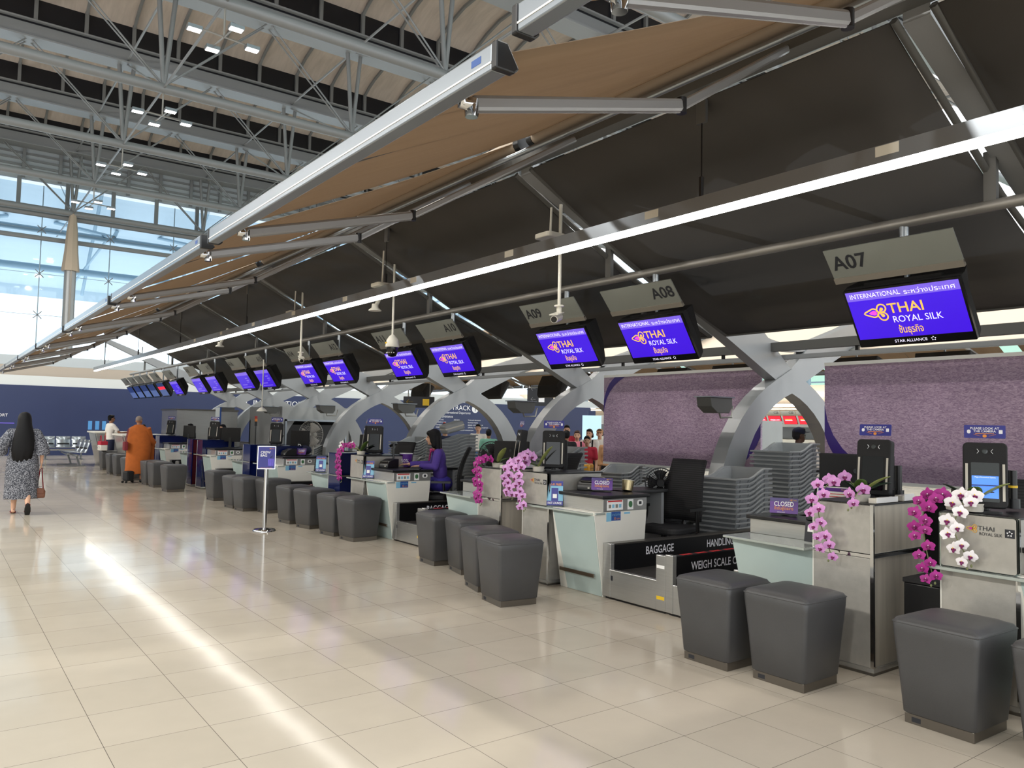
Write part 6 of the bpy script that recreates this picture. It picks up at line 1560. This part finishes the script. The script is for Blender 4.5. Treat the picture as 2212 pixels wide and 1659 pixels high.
def hang_sign(lab, x, y, z, w_, h, rows, rz):
    t = thing('direction_sign', lab, 'sign', (x, y, z), math.radians(rz), None); m = face((0, 0, 0), (1, 0, 0), (0, 0, 1))
    b = MB(); b.rrect(w_, h, .01, m, .08, 'ink', 1); bd = b.build('board', t)
    b = MB(); b.tube([(-w_ * .35, .04, h / 2), (-w_ * .35, .04, h / 2 + 2.0)], .02, 'rod_grey', 6); b.tube([(w_ * .35, .04, h / 2), (w_ * .35, .04, h / 2 + 2.0)], .02, 'rod_grey', 6); b.build('hanger', t)
    for s, dx, dy, hh, mt in rows: 
        if s == '<':
            b = MB(); b.bar(m @ V((dx + hh, dy, .004)), m @ V((dx - hh, dy, .004)), hh * .35, .003, mt)
            for q_ in (-1, 1): b.bar(m @ V((dx - hh, dy, .004)), m @ V((dx - hh * .2, dy + q_ * hh * .8, .004)), hh * .35, .003, mt)
            b.build('arrow', bd)
        elif s == '#': plate(m @ Matrix.Translation((dx, dy, .004)), hh, hh, mt, bd, 'pictogram', d=.002)
        else: text(s, m @ Matrix.Translation((dx, dy, .003)), hh, mt, bd)
hang_sign('black overhead sign with yellow arrow over the fast track wall', 12.05, 20.95, 2.27, .95, .34, (('<', -.28, 0, .10, 'yellow_ink'), ('#', .22, 0, .2, 'yellow_ink')), -37)
hang_sign('dark overhead sign with white arrows beside the white light opening', 20.5, 25.5, 2.95, 1.1, 1.0, (('<', -.3, .22, .1, 'white_ink'), ('#', .05, .22, .24, 'white_ink'), ('#', .36, .22, .24, 'white_ink'), ('<', -.3, -.22, .1, 'white_ink'), ('#', .05, -.22, .24, 'white_ink')), -37)
b = MB(); b.box(-.15, .15, -.15, .15, 0, 2.3, 'wall_navy')
t = thing('kiosk_screen', 'lit pale blue kiosk screen behind the queue', 'kiosk', (22.5, 24.5, 0), math.radians(-37)); b.build('body', t); plate(face((0, -.155, 1.55), (1, 0, 0), (0, 0, 1)), .8, 1.1, 'screen_pale', t, 'screen', d=.01)
t = thing('information_board', 'pale information board at the edge of the purple panel', 'board', (24.5, 24.5, 0), math.radians(-37)); b = MB(); b.box(-.5, .5, -.04, .04, 0, 2.1, 'ext_blue'); b.build('board', t); b = MB(); b.box(-.4, .4, -.045, -.04, 1.5, 1.9, 'white'); b.build('pale_area', t)
for i in range(9):
    x = 36 + 3.2 * i; b = MB(); b.tube([(x, 44 - i * .6, 0), (x, 44 - i * .6, 12)], .22, 'ext_tube', 10)
    tag(b.build('column', None, 60), ['first', 'second', 'third', 'fourth', 'fifth', 'sixth', 'seventh', 'eighth', 'ninth'][i] + ' slim pale column in the glazed hall end behind the queue', 'column', kind='structure')
win2 = thing('window_2', 'tall glazed side wall with pale teal panes far behind the queue', 'window', (64, 0, 0), kind='structure')
b = MB(); b.box(-.02, .02, -10, 61, 0, 15, 'glass_green'); b.build('pane', win2)
b = MB()
for i in range(24): b.box(-.1, .1, -10 + 3 * i, -9.85 + 3 * i, 0, 15, 'ext_tube')
for z_ in (3, 6, 9, 12): b.box(-.08, .08, -10, 61, z_, z_ + .12, 'ext_tube')
b.build('mullion', win2)
# ------------------------------------------------------------------ orchid sprays hanging over the cabinet fronts
def flower_mesh(pm, lip, key, r=.046):
    b = MB(); rnd = random.Random(key)
    def petal(a, L, W, cup):
        rows = []
        for i in range(6):
            t = i / 5; w_ = W * sin(PI * min(.97, t * .88 + .10)) ** .8; x = L * t
            rows.append([((x) * cos(a) - (w_ * s) * sin(a), (x) * sin(a) + (w_ * s) * cos(a), .010 + cup * t * t * L - abs(s) * .10 * w_ + rnd.uniform(-.001, .001)) for s in (-1, -.5, 0, .5, 1)])
        b.sheet(rows, pm)
    for k, (L, W) in enumerate(((1.0, .50), (1.0, .50))):
        petal((.12 if k == 0 else PI - .12), r * L, r * .56, .10)
    for a in (PI / 2, PI * 1.22, -PI * .22): petal(a, r * .98, r * .34, -.12)
    b.ball((0, -.002, .014), (.0075, .007, .010), lip, 8, 6)
    b.ball((0, -.014, .016), (.008, .014, .006), lip, 8, 6)
    for s in (-1, 1): b.ball((s * .010, -.006, .013), (.006, .008, .008), lip, 6, 5)
    b.ball((0, .004, .020), (.004, .005, .004), 'petal_white' if pm != 'petal_white' else 'yellow_ink', 6, 5)
    return b.mesh('flower', 75)
FM = {k: [flower_mesh(p, l, k + str(i)) for i in range(2)] for k, p, l in (('lilac', 'petal_lilac', 'petal_core'), ('pink', 'petal_pink', 'petal_core'), ('magenta', 'petal_magenta', 'petal_core'), ('white', 'petal_white', 'petal_core'))}
def orchid(lab, x, y, z, sprays, leaves, sc=1.0, seed=1):
    """sprays: (kind, list of y,z control points of the hanging stem, count); local x is toward the aisle when negative"""
    t = thing('potted_orchid', lab, 'orchid', (x, y, z), 0, 'orchids on the cabinets'); rnd = random.Random(seed)
    b = MB(); b.lathe([(.055, 0), (.065, .05)], 'offwhite', n=16); b.build('pot', t, 60)
    for (a, L, tilt, mt) in leaves:
        b = MB(); rows = []
        for i in range(8):
            q_ = i / 7; w_ = .042 * sin(PI * min(.985, q_ * .9 + .08)) ** .7; L_ = L * 1.25; d = L_ * q_; zz = .045 + d * tilt - .5 * q_ * q_ * L * .5
            rows.append([(d * cos(a) * (1 - .3 * tilt) - s * w_ * sin(a), d * sin(a) * (1 - .3 * tilt) + s * w_ * cos(a), zz + .35 * abs(s) * w_) for s in (-1, -.5, 0, .5, 1)])
        b.sheet(rows, mt); o = b.build('leaf', t, 80); s_ = o.modifiers.new('s', 'SOLIDIFY'); s_.thickness = .003
    for kind, ctrl, n in sprays:
        pts = [V(p) for p in ctrl]; path = []
        for i in range(len(pts) - 1):
            p0 = pts[max(i - 1, 0)]; p1, p2 = pts[i], pts[i + 1]; p3 = pts[min(i + 2, len(pts) - 1)]
            for k in range(6):
                u = k / 6; path.append(.5 * ((2 * p1) + (p2 - p0) * u + (2 * p0 - 5 * p1 + 4 * p2 - p3) * u * u + (3 * p1 - p0 - 3 * p2 + p3) * u ** 3))
        path.append(pts[-1])
        b = MB(); b.tube(path, .0035, 'stem_green', 6); st = b.build('flower_stem', t, 60)
        i0 = 7
        for k in range(n):
            i = i0 + (len(path) - 1 - i0) * k / max(1, n - 1); i = int(min(len(path) - 1, i)); c = path[i]
            side = 1 if k % 2 else -1; s = sc * (1.06 - .30 * k / n) * rnd.uniform(.92, 1.08)
            o = bpy.data.objects.new('flower', FM[kind][k % 2]); COL.objects.link(o); o.parent = t
            nrm = V((-1, -.45 + rnd.uniform(-.35, .35) + side * .25, rnd.uniform(-.25, .35))).normalized()
            upv = V((rnd.uniform(-.2, .2), rnd.uniform(-.3, .3), 1)); xx = upv.cross(nrm).normalized(); yy = nrm.cross(xx)
            M4 = Matrix((xx, yy, nrm)).transposed().to_4x4() @ Matrix.Diagonal((s, s, s, 1)); M4.translation = c + V((-.028 - rnd.uniform(0, .02), side * rnd.uniform(.026, .042), rnd.uniform(-.012, .012)))
            o.matrix_local = M4
        b = MB(); e = path[-1]
        for k in range(2): b.ball(e + V((-.01, .012 * (k * 2 - 1), -.03 - .018 * k)), (.007, .007, .010), 'stem_green', 8, 6)
        b.build('bud', st, 60)
    return t
LV = [(2.2, .17, .75, 'leaf_dark'), (-1.4, .20, .75, 'leaf_light'), (-2.6, .13, .9, 'leaf'), (1.0, .14, .6, 'leaf'), (-.7, .20, .55, 'leaf_dark'), (2.9, .13, .3, 'leaf_dark')]
orchid('potted orchid with lilac flowers hanging over the champagne cabinet of sign A07', 5.24, 2.93, 1.133, [('lilac', [(0, 0, .03), (-.08, .06, .16), (-.20, .12, .12), (-.23, .18, -.02), (-.22, .17, -.16), (-.21, .13, -.28), (-.21, .10, -.36)], 15), ('lilac', [(0, 0, .03), (-.06, -.05, .10), (-.18, -.08, .07), (-.20, -.04, .0)], 3)], LV, 1.0, 3)
orchid('potted orchid with white flowers on the lettered cabinet of sign A06', 5.20, 2.18, 1.14, [('white', [(0, 0, .03), (-.06, -.03, .10), (-.15, -.02, .08), (-.18, .02, -.02), (-.18, .03, -.12), (-.17, -.01, -.22), (-.17, -.05, -.28)], 12)], LV, 1.05, 5)
orchid('potted orchid with magenta flowers hanging beside the white orchid', 5.20, 2.28, 1.14, [('magenta', [(0, .0, .03), (-.05, .06, .09), (-.13, .11, .05), (-.16, .13, -.06), (-.16, .12, -.18), (-.15, .10, -.32), (-.15, .07, -.42)], 16)], [(-2.0, .12, .5, 'leaf'), (2.2, .15, .35, 'leaf_dark')], 1.0, 6)
orchid('potted orchid with magenta flowers over the cabinet of sign A09', 5.22, 7.25, 1.133, [('magenta', [(0, 0, .03), (-.06, .02, .10), (-.16, .05, .08), (-.19, .07, -.04), (-.19, .05, -.18), (-.18, .06, -.30), (-.18, .04, -.38)], 18)], [(-1.6, .18, 1.0, 'leaf_light'), (-.4, .16, .5, 'leaf'), (2.2, .14, .4, 'leaf'), (2.8, .12, .6, 'leaf_dark')], 1.1, 8)
orchid('potted orchid with a full pink double spray beside the brochure of sign A08', 5.20, 6.48, 1.133, [('pink', [(0, 0, .03), (-.06, .0, .16), (-.14, .03, .17), (-.19, .05, .02), (-.19, .06, -.12), (-.18, .02, -.26), (-.18, -.02, -.36)], 18), ('pink', [(0, 0, .03), (-.05, .10, .10), (-.14, .22, .08), (-.18, .27, -.06), (-.18, .24, -.18), (-.17, .20, -.26)], 14)], [(-1.2, .20, 1.1, 'leaf_light'), (2.2, .14, .4, 'leaf')], 1.2, 9)
orchid('potted orchid with deep magenta flowers on the lettered cabinet of sign A10', 5.20, 10.72, 1.133, [('magenta', [(0, 0, .03), (-.06, .06, .12), (-.14, .20, .12), (-.18, .30, .0), (-.18, .32, -.14), (-.17, .30, -.28), (-.17, .27, -.38)], 22), ('white', [(0, 0, .03), (-.06, .08, .14), (-.14, .26, .16), (-.16, .31, .10)], 3)], [(-1.4, .18, .9, 'leaf'), (-.4, .18, .6, 'leaf_dark'), (2.6, .12, .5, 'leaf_light')], 1.1, 12)
